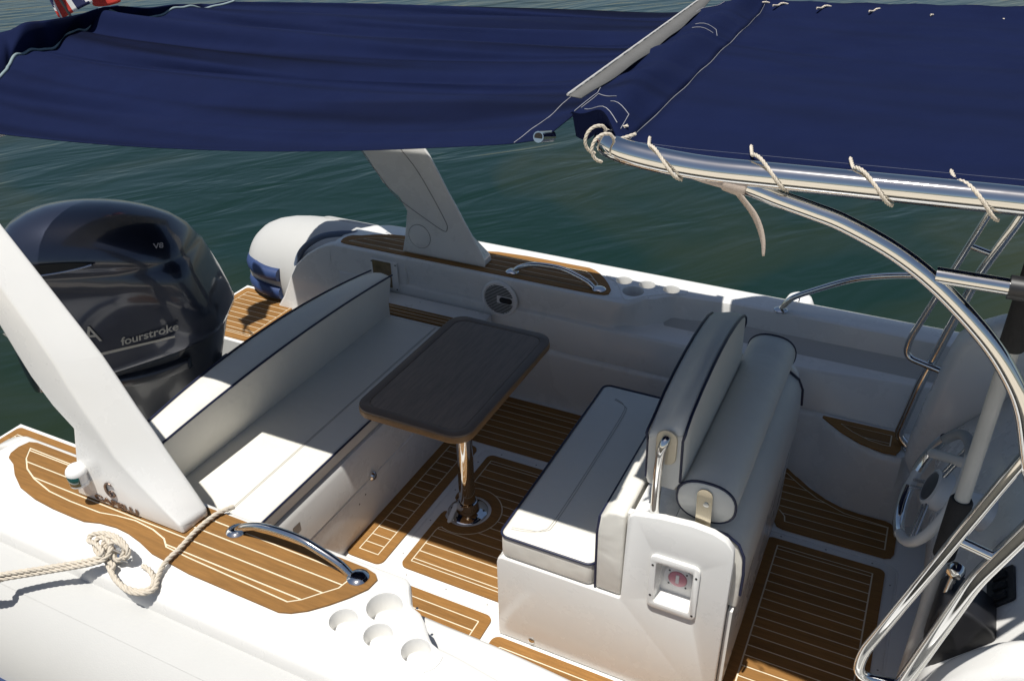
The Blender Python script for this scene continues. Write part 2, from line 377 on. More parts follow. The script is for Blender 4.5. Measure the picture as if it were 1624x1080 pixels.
def gunwale(s):
    """s = -1 starboard, +1 port: inner wall, flat top with cup holes, rounded outer lip"""
    bm = bmesh.new(); rows = []
    for x in xs: rows.append([bm.verts.new((x, s*y, z)) for y, z in wall_prof(x)])
    for A, B in zip(rows, rows[1:]):
        for k in range(len(A)-1): bm.faces.new((A[k], A[k+1], B[k+1], B[k]))
    # flat top, outline = inner edge + rounded aft end + outer edge, with the four cup holes
    inner = [(x, s*(interp(x, yi_tab)+.010)) for x in xs]
    outer = [(x, s*1.222) for x in (2.0, 1.5, 1, .5, 0, -.5, -1, -1.5, -2.0, -2.4)]
    aft = [(-2.50, s*1.215), (-2.57, s*1.18), (-2.62, s*1.11), (-2.64, s*1.02), (-2.635, s*.95)]
    loops = [inner+outer+aft]
    for (cx, cy, r) in CUPS: loops.append([(cx+(r+.0015)*math.cos(2*math.pi*k/28), s*(cy+(r+.0015)*math.sin(2*math.pi*k/28))) for k in range(28)])
    flat = [Vector((q[0], q[1], 0)) for lp in loops for q in lp]; vt = [bm.verts.new((q.x, q.y, GZ)) for q in flat]
    for t in tessellate_polygon([[Vector((q[0], q[1], 0)) for q in lp] for lp in loops]):
        try: bm.faces.new([vt[i] for i in t])
        except ValueError: pass
    # outer lip, swept round the stern end
    edge = [(2.0, 1.222)]+[(x, 1.222) for x in (1.5, 1, .5, 0, -.5, -1, -1.5, -2.0, -2.4)]+[(-2.50, 1.215), (-2.57, 1.18), (-2.62, 1.11), (-2.64, 1.02), (-2.635, .95), (-2.62, .915)]
    nr = []
    for i, q in enumerate(edge):
        a = Vector(edge[max(i-1, 0)]); b = Vector(edge[min(i+1, len(edge)-1)]); d = (b-a).normalized(); nr.append(Vector((d.y, -d.x))*-1)
    lip = [(0, GZ), (.016, GZ-.003), (.030, GZ-.012), (.040, GZ-.028), (.046, GZ-.05), (.049, .53), (.049, .40), (.049, .05)]
    rows = []
    for i, q in enumerate(edge):
        row = []
        for k, (o, z) in enumerate(lip):
            out = nr[i]*-1
            px, py = q[0]+out.x*o, q[1]+out.y*o
            if i >= 10: z = max(z, .50)
            row.append(bm.verts.new((px, s*py, z)))
        rows.append(row)
    for A, B in zip(rows, rows[1:]):
        for k in range(len(A)-1): bm.faces.new((A[k], A[k+1], B[k+1], B[k]))
    bmesh.ops.remove_doubles(bm, verts=bm.verts, dist=.0004)
    return from_bm('gunwale', bm, gel, boat, 38)
CUPS = [(-1.130, 1.108, .039), (-1.018, 1.110, .039), (-.902, 1.110, .039), (-1.056, 1.022, .050)]
for s in (-1, 1):
    gunwale(s)
# aft inner face of each gunwale end, down to the platform
for s in (-1, 1):
    prof = [(-2.20, .0), (-3.16, .0), (-3.127, .083), (-3.085, .152), (-3.032, .225), (-2.966, .348), (-2.906, .444), (-2.825, .519), (-2.747, .570), (-2.690, .598), (-2.640, .6125), (-2.20, .6125)]
    prism('quarter_moulding', [prof], .8985, .960, gel, boat, lambda u, v, h, s=s: (u, s*h, v), .012, 3)
# cup holder pads and cups
pad = [(-1.215, 1.150), (-1.225, 1.125), (-1.205, 1.105), (-1.165, 1.085), (-1.125, 1.03), (-1.10, .985), (-1.075, .945), (-1.055, .932), (-1.035, .945), (-1.003, .988),
       (-.950, 1.030), (-.905, 1.063), (-.840, 1.090), (-.829, 1.106), (-.832, 1.135), (-.849, 1.156), (-.875, 1.166), (-1.19, 1.160)]
for s in (-1, 1):
    pp = [(q.x, q.y) for q in cat_rom([(x, y, 0) for x, y in pad], 4, True)]
    loops = [[(x, s*y) for x, y in pp]]
    for (cx, cy, r) in CUPS: loops.append([(cx+r*math.cos(2*math.pi*k/28), s*(cy+r*math.sin(2*math.pi*k/28))) for k in range(28)])
    po = prism('cup_holder_pad', loops, GZ-.004, GZ+.0028, gel, boat)
    for (cx, cy, r) in CUPS:
        d = .048 if r < .045 else .066
        bm = bmesh.new(); seg = 28; rings = []
        for rr, z in ((r, GZ+.002), (r-.0015, GZ-.004), (r-.003, GZ-d+.003), (r-.005, GZ-d), (.001, GZ-d)):
            rings.append([bm.verts.new((cx+rr*math.cos(2*math.pi*k/seg), s*cy+rr*math.sin(2*math.pi*k/seg), z)) for k in range(seg)])
        for A, B in zip(rings, rings[1:]):
            for k in range(seg): bm.faces.new((A[k], A[(k+1) % seg], B[(k+1) % seg], B[k]))
        bm.faces.new(rings[-1]); from_bm('cup_holder', bm, gel, po, 22)
    lathe('screw', [(.004, 0), (.004, .002), (.002, .003)], (-.972, s*.99, GZ+.0028), (0, 0, 1), steel, po, 10)
# floor
prism('cockpit_floor', [[(-3.0, -.86), (2.0, -.86), (2.0, .86), (-3.0, .86)]], -.05, 0, gel_floor, boat)
# floor hatch lids (raised rims)
def hatch(x0, x1, y0, y1, screws):
    prism('hatch_rim', [rrect(x0-.010, x1+.010, y0-.010, y1+.010, .045), rrect(x0-.003, x1+.003, y0-.003, y1+.003, .04)], -.002, .0012, gel, boat, bev=.001, seg=1)
    h = prism('floor_hatch', [rrect(x0, x1, y0, y1, .038)], -.002, .004, gel_floor, boat, bev=.0025, seg=2)
    for q in screws: lathe('screw', [(.0035, 0), (.0035, .0008), (.002, .0012)], (q[0], q[1], .004), (0, 0, 1), MATS['seam_grey'], h, 8)
    return h
def sc_pts(x0, x1, y0, y1, nx, ny, d=.014):
    return [(x0+(x1-x0)*(i+.5)/nx, y) for i in range(nx) for y in (y0+d, y1-d)]+[(x, y0+(y1-y0)*(i+.5)/ny) for i in range(ny) for x in (x0+d, x1-d)]
hatch(-1.512, -.995, -.424, .408, [q for q in sc_pts(-1.512, -.995, -.424, .408, 3, 4) if math.hypot(q[0]+1.384, q[1]) > .11])
hatch(-.272, .240, -.62, .412, sc_pts(-.272, .24, -.62, .412, 3, 5))
SE = [.0455*i+.001 for i in range(-40, 40)]
# aft cross strip with short planks
teak_panel(boat, rrect(-1.712, -1.543, -.412, .396, .03), [(-1.670, -.369), (-1.583, -.369), (-1.583, .352), (-1.670, .352)],
           [-.369+.0455*i for i in range(1, 16)], 0, 'y')
# centre hatch panel with the round notch for the table base
TB = (-1.384, 0.0)
def notch_outline(x0, x1, y0, y1, rc, rn, cut=.0):
    out = [(x0+.0, y0+rc)]
    L = []
    for k in range(7): a = R(180+90*k/6); L.append((x0+rc+rc*math.cos(a), y0+rc+rc*math.sin(a)))
    L += [(x1, y0), (x1, y1)]
    for k in range(7): a = R(90+90*k/6); L.append((x0+rc+rc*math.cos(a), y1-rc+rc*math.sin(a)))
    a0 = math.acos(max(-1, min(1, (x0-TB[0])/rn)))
    y_n = rn*math.sin(a0)
    cr = .018
    L += [(x0, y_n+cr*1.6), (x0+.004, y_n+cr*.6), (x0+.014, y_n+.004)]
    N = 22
    st = math.acos((x0+.018-TB[0])/rn)
    for k in range(N+1):
        a = st-2*st*k/N; L.append((TB[0]+rn*math.cos(a), TB[1]+rn*math.sin(a)))
    L += [(x0+.014, -y_n-.004), (x0+.004, -y_n-cr*.6), (x0, -y_n-cr*1.6)]
    return L
teak_panel(boat, notch_outline(-1.475, -.997, -.384, .368, .03, .098), notch_outline(-1.446, -1.0, -.344, .330, .002, .142),
           [-.328, -.283, -.2375, -.192, -.147, -.10, -.055, -.009, .037, .082, .128, .173, .219, .265, .313], .0042, 'y')
# port floor panel, starboard floor panels
def rr_panel(x0, x1, y0, y1, r, margin, seams, z, m2=None):
    teak_panel(boat, rrect(x0, x1, y0, y1, r), rrect(x0+margin, x1-margin, y0+margin, y1-margin, .002, 1), seams, z)
rr_panel(-1.69, -.45, .438, .822, .03, .042, [.478+.0455*i for i in range(1, 9)], 0)
rr_panel(-1.69, -1.033, -.80, -.452, .028, .040, [-.4915-.0455*i for i in range(1, 9)], 0)
rr_panel(-.995, .35, -.80, -.520, .03, .040, [-.560-.0455*i for i in range(1, 9)], 0)
# forward hatch panel
teak_panel(boat, rrect(-.235, .203, -.575, .374, .025), [(-.189, -.535), (.161, -.535), (.161, .337), (-.189, .337)],
           [.319]+[.2735-.0462*i for i in range(0, 18)], .0042, 'y')
# port forward panel with the curved outer edge
po = [(-.295, .838), (-.239, .836), (-.215, .820), (-.196, .795), (-.135, .742), (-.064, .698), (.007, .670), (.074, .662), (.175, .662), (.197, .655), (.215, .63), (.224, .57), (.224, .482), (.215, .458), (.192, .446), (-.190, .443), (-.215, .452), (-.228, .475), (-.239, .501), (-.263, .508), (-.295, .508)]
pi_ = [(-.29, .80), (-.240, .802), (-.175, .745), (-.096, .689), (.018, .641), (.188, .629), (.189, .492), (-.191, .491), (-.197, .521), (-.222, .550), (-.258, .558), (-.29, .558)]
teak_panel(boat, po, pi_, [.537, .580, .626, .673, .720, .767], 0, 'y')
# moulded step with a small triangular teak panel
st_o = [(-.144, .850), (.126, .855), (.150, .845), (.162, .82), (.166, .745), (.152, .703), (.106, .697), (.022, .718), (-.057, .762), (-.121, .817), (-.146, .840)]
st_i = [(-.070, .823), (.125, .823), (.125, .748), (.100, .745), (.045, .755), (-.02, .785)]
teak_panel(boat, st_o, st_i, [.765], .3035, 'y')
# gunwale teak, starboard outline mirrored to port
g_out = [(-2.594, 1.0), (-2.600, .965), (-2.590, .93), (-2.560, .9215), (-1.262, .9245), (-1.180, .9265), (-1.144, .934), (-1.127, .950), (-1.131, .990), (-1.160, 1.037), (-1.196, 1.083), (-1.235, 1.124), (-1.272, 1.150), (-1.305, 1.162),
         (-1.629, 1.160), (-1.727, 1.151), (-1.787, 1.146), (-1.856, 1.126), (-1.917, 1.114), (-1.970, 1.111), (-2.032, 1.118), (-2.084, 1.134), (-2.133, 1.135), (-2.225, 1.134), (-2.313, 1.127), (-2.406, 1.108), (-2.477, 1.074), (-2.534, 1.036), (-2.578, .990+.03)]
g_in = [(-2.556, .953), (-1.217, .966), (-1.200, .985), (-1.208, 1.022), (-1.246, 1.065), (-1.275, 1.10), (-1.306, 1.123),
        (-1.676, 1.113), (-1.768, 1.108), (-1.800, 1.085), (-1.86, 1.070), (-1.94, 1.064), (-2.01, 1.072), (-2.07, 1.085), (-2.20, 1.087), (-2.30, 1.082), (-2.40, 1.060), (-2.468, 1.034), (-2.519, .998)]
for s in (-1, 1):
    dx = 0 if s < 0 else -.02
    teak_panel(boat, [(x+dx, s*y) for x, y in g_out], [(x+dx, s*y) for x, y in g_in], [s*v for v in (.962, 1.0085, 1.0555, 1.1005)], GZ+.0002, 'y', .006, LW=.0052 if s < 0 else .0068)
# tubes
def inflatable(s):
    rings = []; seg = 40; yc, zc, r = 1.232, .258, .30
    st = [(3.0, 1.0)]+[(3.0-.25*i, 1.0) for i in range(1, 24)]+[(-2.90, .995), (-3.02, .98), (-3.12, .95), (-3.21, .90), (-3.29, .82), (-3.345, .72), (-3.385, .58), (-3.408, .40), (-3.418, .18)]
    for x, k in st:
        cyy = yc-(.05*(1-k)); rings.append([(x, s*(cyy+r*k*math.cos(2*math.pi*j/seg)), zc+.05*(1-k)+r*k*math.sin(2*math.pi*j/seg)) for j in range(seg)])
    t = loft('inflatable_tube', rings, hyp, boat, smooth=50)
    # seam tape along the top inboard shoulder and navy rubbing strake
    def strip(name, a0, a1, off, m, x0=-3.0, x1=2.9, nn=4):
        R_ = []
        for i in range(30):
            x = x0+(x1-x0)*i/29
            sec = [(x, s*(yc+(r+off)*math.cos(R(a0+(a1-a0)*k/nn))), zc+(r+off)*math.sin(R(a0+(a1-a0)*k/nn))) for k in range(nn+1)]
            sec += [(x, s*(yc+(r-.004)*math.cos(R(a))), zc+(r-.004)*math.sin(R(a))) for a in (a1, a0)]
            R_.append(sec)
        return loft(name, R_, m, t, smooth=40)
    strip('seam_tape', 63, 78, .0022, hyp)
    strip('rubbing_strake', 2, 16, .018, blue_pad)
    strip('rubbing_strake', -14, 0, .018, blue_pad)
    # two navy rubber bumpers round the cone end
    for (z, kk) in ((.345, 0), (.235, 1)):
        pts = []
        for i in range(17):
            a = R(108+i*10.5); ex = -3.08+.345*math.cos(a)*1.0
            rr = .262
            pts.append((-3.13+.285*math.cos(a), s*(1.185-.245*math.sin(R(-90)+a)*0+.245*math.sin(a)*(-1)), z))
        pts = [(-3.13+.283*math.cos(R(90+190*i/16)), s*(1.205+.262*math.sin(R(90+190*i/16))), z-.022) for i in range(17)]
        bm = bmesh.new(); add_tube(bm, pts, .036, 12); 
        for v in bm.verts: v.co.z = z+(v.co.z-z)*1.05
        from_bm('rubber_bumper', bm, blue_pad, t, 50)
    # rubber band where the tube meets the moulding
    pts = cat_rom([(-2.995, s*.975, .33), (-2.973, s*.985, .404), (-2.943, s*.990, .467), (-2.88, s*.995, .530), (-2.793, s*1.0, .585), (-2.714, s*1.02, .606), (-2.640, s*1.06, .606), (-2.55, s*1.16, .575)], 5)
    bm = bmesh.new(); add_tube(bm, pts, .017, 10); from_bm('joint_band', bm, trim_blue, t, 50)
    return t
for s in (-1, 1): inflatable(s)
# swim platforms and transom
for s in (-1, 1):
    box('swim_platform', -3.42, -2.90, min(s*.49, s*1.03), max(s*.49, s*1.03), -.12, .150, gel, boat, .015)
    ol = [(x, s*y) for x, y in rrect(-3.395, -2.985, .512, 1.0, .02)]
    il = [(x, s*y) for x, y in ((-3.355, .555), (-3.0, .555), (-3.0, .955), (-3.355, .955))]
    teak_panel(boat, ol, il, [s*(.555+.0455*i) for i in range(1, 9)]+[s*.57], .1502, 'y')
prism('transom', [[(-2.30, .001), (-2.56, .001), (-2.56, .30), (-2.46, .30), (-2.41, .36), (-2.38, .46), (-2.36, .48), (-2.30, .48)]], -.895, .895, gel, boat, lambda u, v, h: (u, h, v), .015, 2)
prism('hull', [[(-2.62, -.07), (-2.5, -.95), (2.2, -.95), (2.2, -.07)]], -.93, .93, gel, boat, lambda u, v, h: (u, h, v*.8), .05, 3)
# side ledges beside the bench with a narrow teak strip (port one shows)
prism('side_ledge', [[(-2.35, .640), (-1.705, .640), (-1.705, .866), (-2.35, .866)]], 0.001, .430, gel, boat, None, .008, 2)
teak_panel(boat, [(-2.33, .655), (-1.715, .655), (-1.715, .745), (-2.33, .745)], [(-2.31, .672), (-1.735, .672), (-1.735, .728), (-2.31, .728)], [.700], .4302, 'y')
# grab rails on the gunwales
rail_px = [(376.7, 847.8), (379, 840), (387, 836), (402, 834.5), (418, 836), (444, 843), (478, 856), (511, 875.5), (540, 895.5), (560, 915), (568.9, 923.3)]
rail_w = [PY(x, y, -.968) for x, y in rail_px]
rail_w[0].z = GZ+.006; rail_w[-1].z = GZ+.006
for s in (-1, 1):
    pts = [(q.x+(0 if s < 0 else -.02), q.y*(-s), q.z) for q in rail_w]
    g = tube('grab_rail', pts, .0125, steel, boat, 14, 6)
    for q in (pts[0], pts[-1]):
        lathe('rail_flange', [(.032, 0), (.032, .004), (.026, .009), (.016, .013)], (q[0], q[1], GZ+.0058), (0, 0, 1), steel, g, 22)
        for k in range(3): lathe('screw', [(.004, 0), (.004, .001), (.002, .002)], (q[0]+.023*math.cos(k*2.1+.4), q[1]+.023*math.sin(k*2.1+.4), GZ+.0105), (0, 0, 1), steel, g, 8)
# loudspeaker on the port wall
spk = lathe('loudspeaker', [(.095, 0), (.095, .006), (.089, .012), (.080, .013), (.077, .008), (.002, .008)], (-1.676, .8985, .505), (0, -1, 0), white_plastic, boat, 40)
for i in range(-9, 10):
    zz = i*.0078; h = math.sqrt(max(0, .075**2-zz**2))
    if h < .012: continue
    if abs(zz) < .018:
        bm = bmesh.new(); add_box(bm, -1.676-h, -1.676-.012, .8872, .8902, .505+zz-.0016, .505+zz+.0016); from_bm('grille_slot', bm, dark_m, spk)
    else:
        bm = bmesh.new(); add_box(bm, -1.676-h, -1.676+h, .8872, .8902, .505+zz-.0016, .505+zz+.0016); from_bm('grille_slot', bm, dark_m, spk)
prism('speaker_badge', [rrect(.004, .070, -.015, .015, .014)], .882, .890, black, spk, lambda u, v, h: (-1.676+u, h, .505+v), .002, 1)
# small amber inspection window in a clear frame
vent = prism('inspection_window', [rrect(-2.405, -2.245, .425, .585, .008)], .887, .8935, white_plastic, boat, lambda u, v, h: (u, h, v), .002, 1)
prism('window_pane', [rrect(-2.392, -2.282, .440, .578, .004)], .884, .888, brass_glass, vent, lambda u, v, h: (u, h, v))
for q in ((-2.398, .57), (-2.255, .57), (-2.255, .435)): lathe('screw', [(.004, 0), (.004, .002)], (q[0], .887, q[1]), (0, -1, 0), black, vent, 8)
# ------------------------------------------------------------------ cushions
def cushion(name, outline, h0, h1, parent, fn=None, bev=.02, crown=.0, m=None):
    """soft slab: prism of an outline, rounded edges"""
    fn = fn or (lambda u, v, h: (u, v, h))
    bm = bmesh.new(); add_prism(bm, [outline], fn, h0, h1)
    bmesh.ops.recalc_face_normals(bm, faces=bm.faces)
    bmesh.ops.dissolve_limit(bm, angle_limit=R(1), verts=bm.verts, edges=bm.edges)
    bevel(bm, bev, 4, 40)
    return from_bm(name, bm, m or vinyl, parent, 50)
def piping(pts, parent, r=.004, closed=True, per=1, spline=False, m=None):
    bm = bmesh.new(); path = cat_rom(pts, per, closed) if spline else [Vector(q) for q in pts]
    add_tube(bm, path, r, 8, not closed, closed); return from_bm('piping', bm, m or navy, parent, 60)
def stitch(pts, parent, m=None, r=.0011):
    bm = bmesh.new(); add_tube(bm, pts, r, 6); return from_bm('stitching', bm, m or thread, parent, 60)
# ------------------------------------------------------------------ rear bench
bench = thing('upholstered_bench', 'long cream upholstered stern bench with dark piping, behind the table', 'bench', (-1.95, 0, 0))
def at(o, par):   # keep world position under a moved parent
    o.matrix_parent_inverse = Matrix.Translation(-par.location); return o
BX = -1.705
bprof = [(-2.29, .0045), (-1.7085, .0045), (-1.7145, .20), (-1.7155, .203), (-1.7215, .207), (-1.7160, .211), (-1.7165, .214), (-1.7185, .355), (-1.730, .375), (-2.29, .375)]
b = prism('bench_base', [bprof], -.852, .636, gel, bench, lambda u, v, h: (u, h, v), 0)
at(b, bench)
seat_o = [(-2.165, -.85), (-1.738, -.85), (-1.738, .632), (-2.165, .632)]
c_ = cushion('seat_cushion', seat_o, .376, .440, bench, None, .016); at(c_, bench)
p_ = piping([(-1.7375, -.84, .437), (-1.7375, .625, .437)], c_, .0042, False)
s1 = stitch([(-1.872, -.83, .4406), (-1.872, .62, .4406)], c_); s2 = stitch([(-1.878, -.83, .4406), (-1.878, .62, .4406)], c_)
# curved backrest
rings = []; pf, pb = [], []
NB = 30
for i in range(NB+1):
    t = i/NB; y = -.86+1.50*t; v = (y+.11)/.75
    zt = .708-.045*v*v; xf = -2.088-.012*v*v+(.0 if abs(v) < .9 else 0); xb = -2.268+.035*v*v
    e = .012 if i in (0, NB) else (.004 if i in (1, NB-1) else 0)
    sec = [(-2.150+e, .430), (-2.128-e, .50), (xf-.006-e, zt-.035-e), (xf-.003-e, zt-.010-e), (xf-.012-e, zt-.001-e), (xf-.05, zt+.004-e), ((xf+xb)/2, zt+.006-e), (xb+.03, zt+.001-e), (xb+.008+e, zt-.010-e), (xb+e, zt-.03-e), (-2.272+e, .44)]
    rings.append([(x, y, z) for x, z in sec]); pf.append((xf-.004, y, zt-.004)); pb.append((xb+.012, y, zt-.003))
k_ = loft('backrest', rings, vinyl, bench, smooth=50); at(k_, bench)
piping(pf, k_, .0042, False); piping(pb, k_, .0042, False)
latch = lathe('latch', [(.020, 0), (.020, .010), (.014, .017), (.004, .018)], (-1.7165, PX(588, 743, -1.715).y, .215), (1, 0, 0), steel, bench, 20); at(latch, bench)
for (dy, dz) in ((-.055, -.045), (-.10, -.06)):
    o = lathe('latch_hole', [(.004, 0), (.004, .001)], (-1.7135, PX(588, 743, -1.715).y+dy, .205+dz), (1, 0, 0), black, bench, 8); at(o, bench)
o = prism('maker_plate', [rrect(-.65, -.61, .285, .325, .004)], 0, .0012, mat('plate_grey', (.25, .22, .19), .4), bench, lambda u, v, h: (-1.7182+h, u, v)); at(o, bench)
# ------------------------------------------------------------------ table
tbl = thing('cockpit_table', 'dark brown rounded table on a single polished steel pedestal', 'table', (TB[0], TB[1], .004))
TZ = .70
tl = PZ(558, 645, TZ); tr = PZ(735, 700, TZ); br_ = PZ(866, 530, TZ); bl_ = PZ(715, 495, TZ)
TO = [(-1.611, -.372), (-1.160, -.372), (-1.160, .372), (-1.611, .372)]
tang = R(0.0)
def trr(d, r, n=8):
    q = rrect(-.2275+d, .2275-d, -.375+d, .375-d, r, n)
    return [(TCX+x*math.cos(tang)-y*math.sin(tang), TCY+x*math.sin(tang)+y*math.cos(tang)) for x, y in q]
TCX, TCY = TB[0]-.003, 0.0
t1 = prism('table_edge', [trr(0, .07)], TZ-.034, TZ-.005, tableedge_m, tbl, bev=.007, seg=3); at(t1, tbl)
t2 = prism('table_rim', [trr(.002, .068), trr(.036, .045)], TZ-.012, TZ, tablerim_m, tbl, bev=.003, seg=2); at(t2, tbl)
t3 = prism('table_top', [trr(.0375, .044)], TZ-.012, TZ-.001, tabletop_m, tbl); at(t3, tbl)
t4 = lathe('pedestal', [(.034, .012), (.034, .05), (.0335, .0501), (.0305, .60), (.0305, TZ-.03)], (TB[0], TB[1], 0), (0, 0, 1), steel, tbl, 36); at(t4, tbl)
t5 = lathe('base_plate', [(.084, .0045), (.084, .008), (.078, .013), (.050, .022), (.044, .045), (.040, .062), (.036, .064), (.034, .05)], (TB[0], TB[1], 0), (0, 0, 1), steel, tbl, 40); at(t5, tbl)
for k in range(6):
    a = k*math.pi/3+.3
    lathe('screw', [(.005, 0), (.005, .002), (.002, .003)], (TB[0]+.066*math.cos(a), TB[1]+.066*math.sin(a), .016), (0, 0, 1), black, t5, 8)
t6 = lathe('flange', [(.085, 0), (.085, .006), (.045, .014), (.036, .06)], (TB[0], TB[1], TZ-.034), (0, 0, -1), steel, tbl, 30); at(t6, tbl)
l0, l1 = PZ(723, 802, .034), PZ(712, 828, .026)
ld = (l1-l0); ln_ = Vector((-ld.y, ld.x, 0)).normalized()
lv = prism('clamp_lever', [[(-.011, -.006), (0, -.012), (.011, -.006), (.008, 1.0*ld.length), (0, ld.length+.006), (-.008, ld.length)]], 0, .006, white_plastic, tbl, lambda u, v, h: l0+ln_*u+ld.normalized()*v+Vector((0, 0, h)), .0015, 1); at(lv, tbl)
# ------------------------------------------------------------------ helm seat module
hs = thing('helm_bench', 'white moulded back-to-back bench with cream cushions, steel handle and roll bolster', 'bench', (-.61, 0, 0))
side = [(-.985, .0045), (-.985, .345), (-.981, .362), (-.968, .372), (-.560, .372), (-.554, .378), (-.548, .69), (-.544, .712), (-.530, .725), (-.45, .741), (-.36, .748), (-.30, .742), (-.262, .726), (-.240, .700), (-.235, .66), (-.235, .0045)]
low = [(-.985, .0045), (-.985, .345), (-.981, .362), (-.968, .372), (-.562, .372), (-.250, .372), (-.250, .0045)]
m_ = prism('seat_base', [low], -.4795, .4795, gel, hs, lambda u, v, h: (u, h, v)); at(m_, hs)
for s in (-1, 1):
    lp = [side]+([rrect(-.449, -.339, .419, .579, .008, 3)] if s < 0 else [])
    q = prism('end_panel', lp, min(s*.48, s*.505), max(s*.48, s*.505), gel, hs, lambda u, v, h: (u, h, v), .007, 3); at(q, hs)
q = box('shelf', -.556, -.425, -.4795, -.456, .66, .702, gel, hs, 0); at(q, hs)
q = box('shelf', -.556, -.425, .456, .4795, .66, .702, gel, hs, 0); at(q, hs)
# inner block between the end panels, carries backrest and bolster
q = prism('seat_back_box', [[(-.556, .374), (-.545, .690), (-.525, .702), (-.425, .702), (-.425, .374)]], -.455, .455, gel, hs, lambda u, v, h: (u, h, v)); at(q, hs)
so_ = rrect(-.976, -.646, -.500, .468, .030, 5)
sc1 = cushion('seat_cushion', so_, .3735, .468, hs, None, .014); at(sc1, hs)
piping([(x, y, .4655) for x, y in offset(so_, -.0005)], sc1, .0042)
for d in (0, .008):
    pth = cat_rom([(-.950, -.462+d, .4685), (-.90, -.452+d, .4685), (-.855+d, -.425, .4687), (-.838+d, -.36, .4687), (-.836+d, 0, .4687), (-.840+d, .30, .4687), (-.858+d, .36-d, .4687), (-.90, .385-d, .4685)], 8)
    stitch(pth, sc1)
# lumbar cushion
lum = [(-.641, .376), (-.642, .62), (-.634, .672), (-.612, .698), (-.585, .706), (-.556, .702), (-.556, .376)]
lc = prism('lumbar_cushion', [lum], -.498, .478, vinyl, hs, lambda u, v, h: (u, h, v), .010, 3, 50); at(lc, hs)
piping([(-.642, -.494, .376), (-.6432, -.4945, .60), (-.637, -.494, .668)]+[(-.6365, y, .6695) for y in (-.3, 0, .3, .47)], lc, .0042, False)
# folding backrest: rounded box, slightly lower at the port end
rings = []; ff, fb = [], []
ty = [(-.45, .985, 1.012), (-.44, .992, 1.022), (-.40, 1.000, 1.042), (-.30, 1.030, 1.064), (-.20, 1.046, 1.077), (-.10, 1.054, 1.085), (0, 1.056, 1.083), (.10, 1.051, 1.072), (.18, 1.040, 1.056), (.235, 1.022, 1.036), (.268, 1.000, 1.012), (.280, .975, .985)]
for i, (y, zf, zb) in enumerate(ty):
    e = .010 if i in (0, len(ty)-1) else (.003 if i in (1, len(ty)-2) else 0)
    z0 = .800; xf, xb = -.530, -.416
    sec_ = [(xf+.012+e, z0+e), (xf+.002+e, z0+.03), (xf+e, zf-.03), (xf+.002+e, zf-.009-e), (xf+.010, zf-.001-e), (xf+.03, zf+.004-e), ((xf+xb)/2, (zf+zb)/2+.006-e), (xb-.03, zb+.003-e), (xb-.010, zb-.001-e), (xb-.001-e, zb-.010), (xb-e, zb-.03), (xb+.004-e, z0+.04), (xb-.012-e, z0+e)]
    rings.append([(x, y, z) for x, z in sec_]); ff.append((xf+.003, y, zf-.003)); fb.append((xb-.003, y, zb-.003))
bk = loft('backrest', rings, vinyl, hs, smooth=50); at(bk, hs)
l0 = [(r[0][0]-.002, r[0][1], r[0][2]) for r in (rings[0],)]
piping([(rings[0][1][0]-.002, rings[0][1][1]+.003, rings[0][1][2]), (rings[0][2][0]-.002, rings[0][2][1]+.003, rings[0][2][2])]+ff, bk, .0042, False)
piping([(rings[0][11][0]+.001, -.447, rings[0][11][2]), (rings[0][10][0]+.001, -.447, rings[0][10][2])]+fb+[(rings[-1][10][0]+.001, .277, rings[-1][10][2]), (rings[-1][11][0]+.001, .277, rings[-1][11][2])], bk, .0042, False)
# steel handle beside the backrest, on each side
for s in (-1,):
    yy = s*.478
    pts = fillet([(-.478, yy, .735), (-.478, yy, .88), (-.474, yy+s*.0, .955), (-.468, yy*.985, .985), (-.466, s*.440, .990)], .03, 6)
    h = tube('handle', pts, .0135, steel, hs, 14, 2, spline=False); at(h, hs)
    if s < 0:
        d = prism('handle_socket', [rrect(-.030, .030, -.075, .042, .029)], 0, .006, mat('socket_beige', (.50, .44, .33), .35, metal=.3), h, lambda u, v, hh: (-.466+u, -.4535-hh, .972+v), .002, 1)
# roll bolster
ring = []; NBo = 30
def bol(y, k):
    return [(-.342+(.084*k)*math.copysign(abs(math.cos(a))**.85, math.cos(a)), y, .797+(.067*k)*math.copysign(abs(math.sin(a))**.85, math.sin(a))) for a in [2*math.pi*j/NBo for j in range(NBo)]]
bl = loft('bolster', [bol(-.452, .90), bol(-.449, .965), bol(-.440, 1.0)]+[bol(-.44+.1*i, 1.0) for i in range(1, 9)]+[bol(.440, 1.0), bol(.449, .965), bol(.452, .9)], vinyl, hs, smooth=50); at(bl, hs)
piping(bol(-.4465, .995), bl, .0042); piping(bol(.4465, .995), bl, .0042)
br = prism('bolster_bracket', [[(-.022, .0)]+[(.022*math.cos(R(a)), .018+.022*math.sin(R(a))-.018) for a in range(180, -1, -20)]+[(.030, -.120), (-.014, -.112)]], 0, .004, mat('bracket_steel', (.62, .55, .42), .22, metal=.9), hs, lambda u, v, h: (-.345+u, -.4545-h-(0 if v > -.06 else (-.06-v)*.3), .826+v), .001, 1); at(br, hs)
bh = lathe('bracket_bolt', [(.008, 0), (.008, .005), (.004, .007)], (-.338, -.459, .80), (0, -1, 0), steel, hs, 12); at(bh, hs)
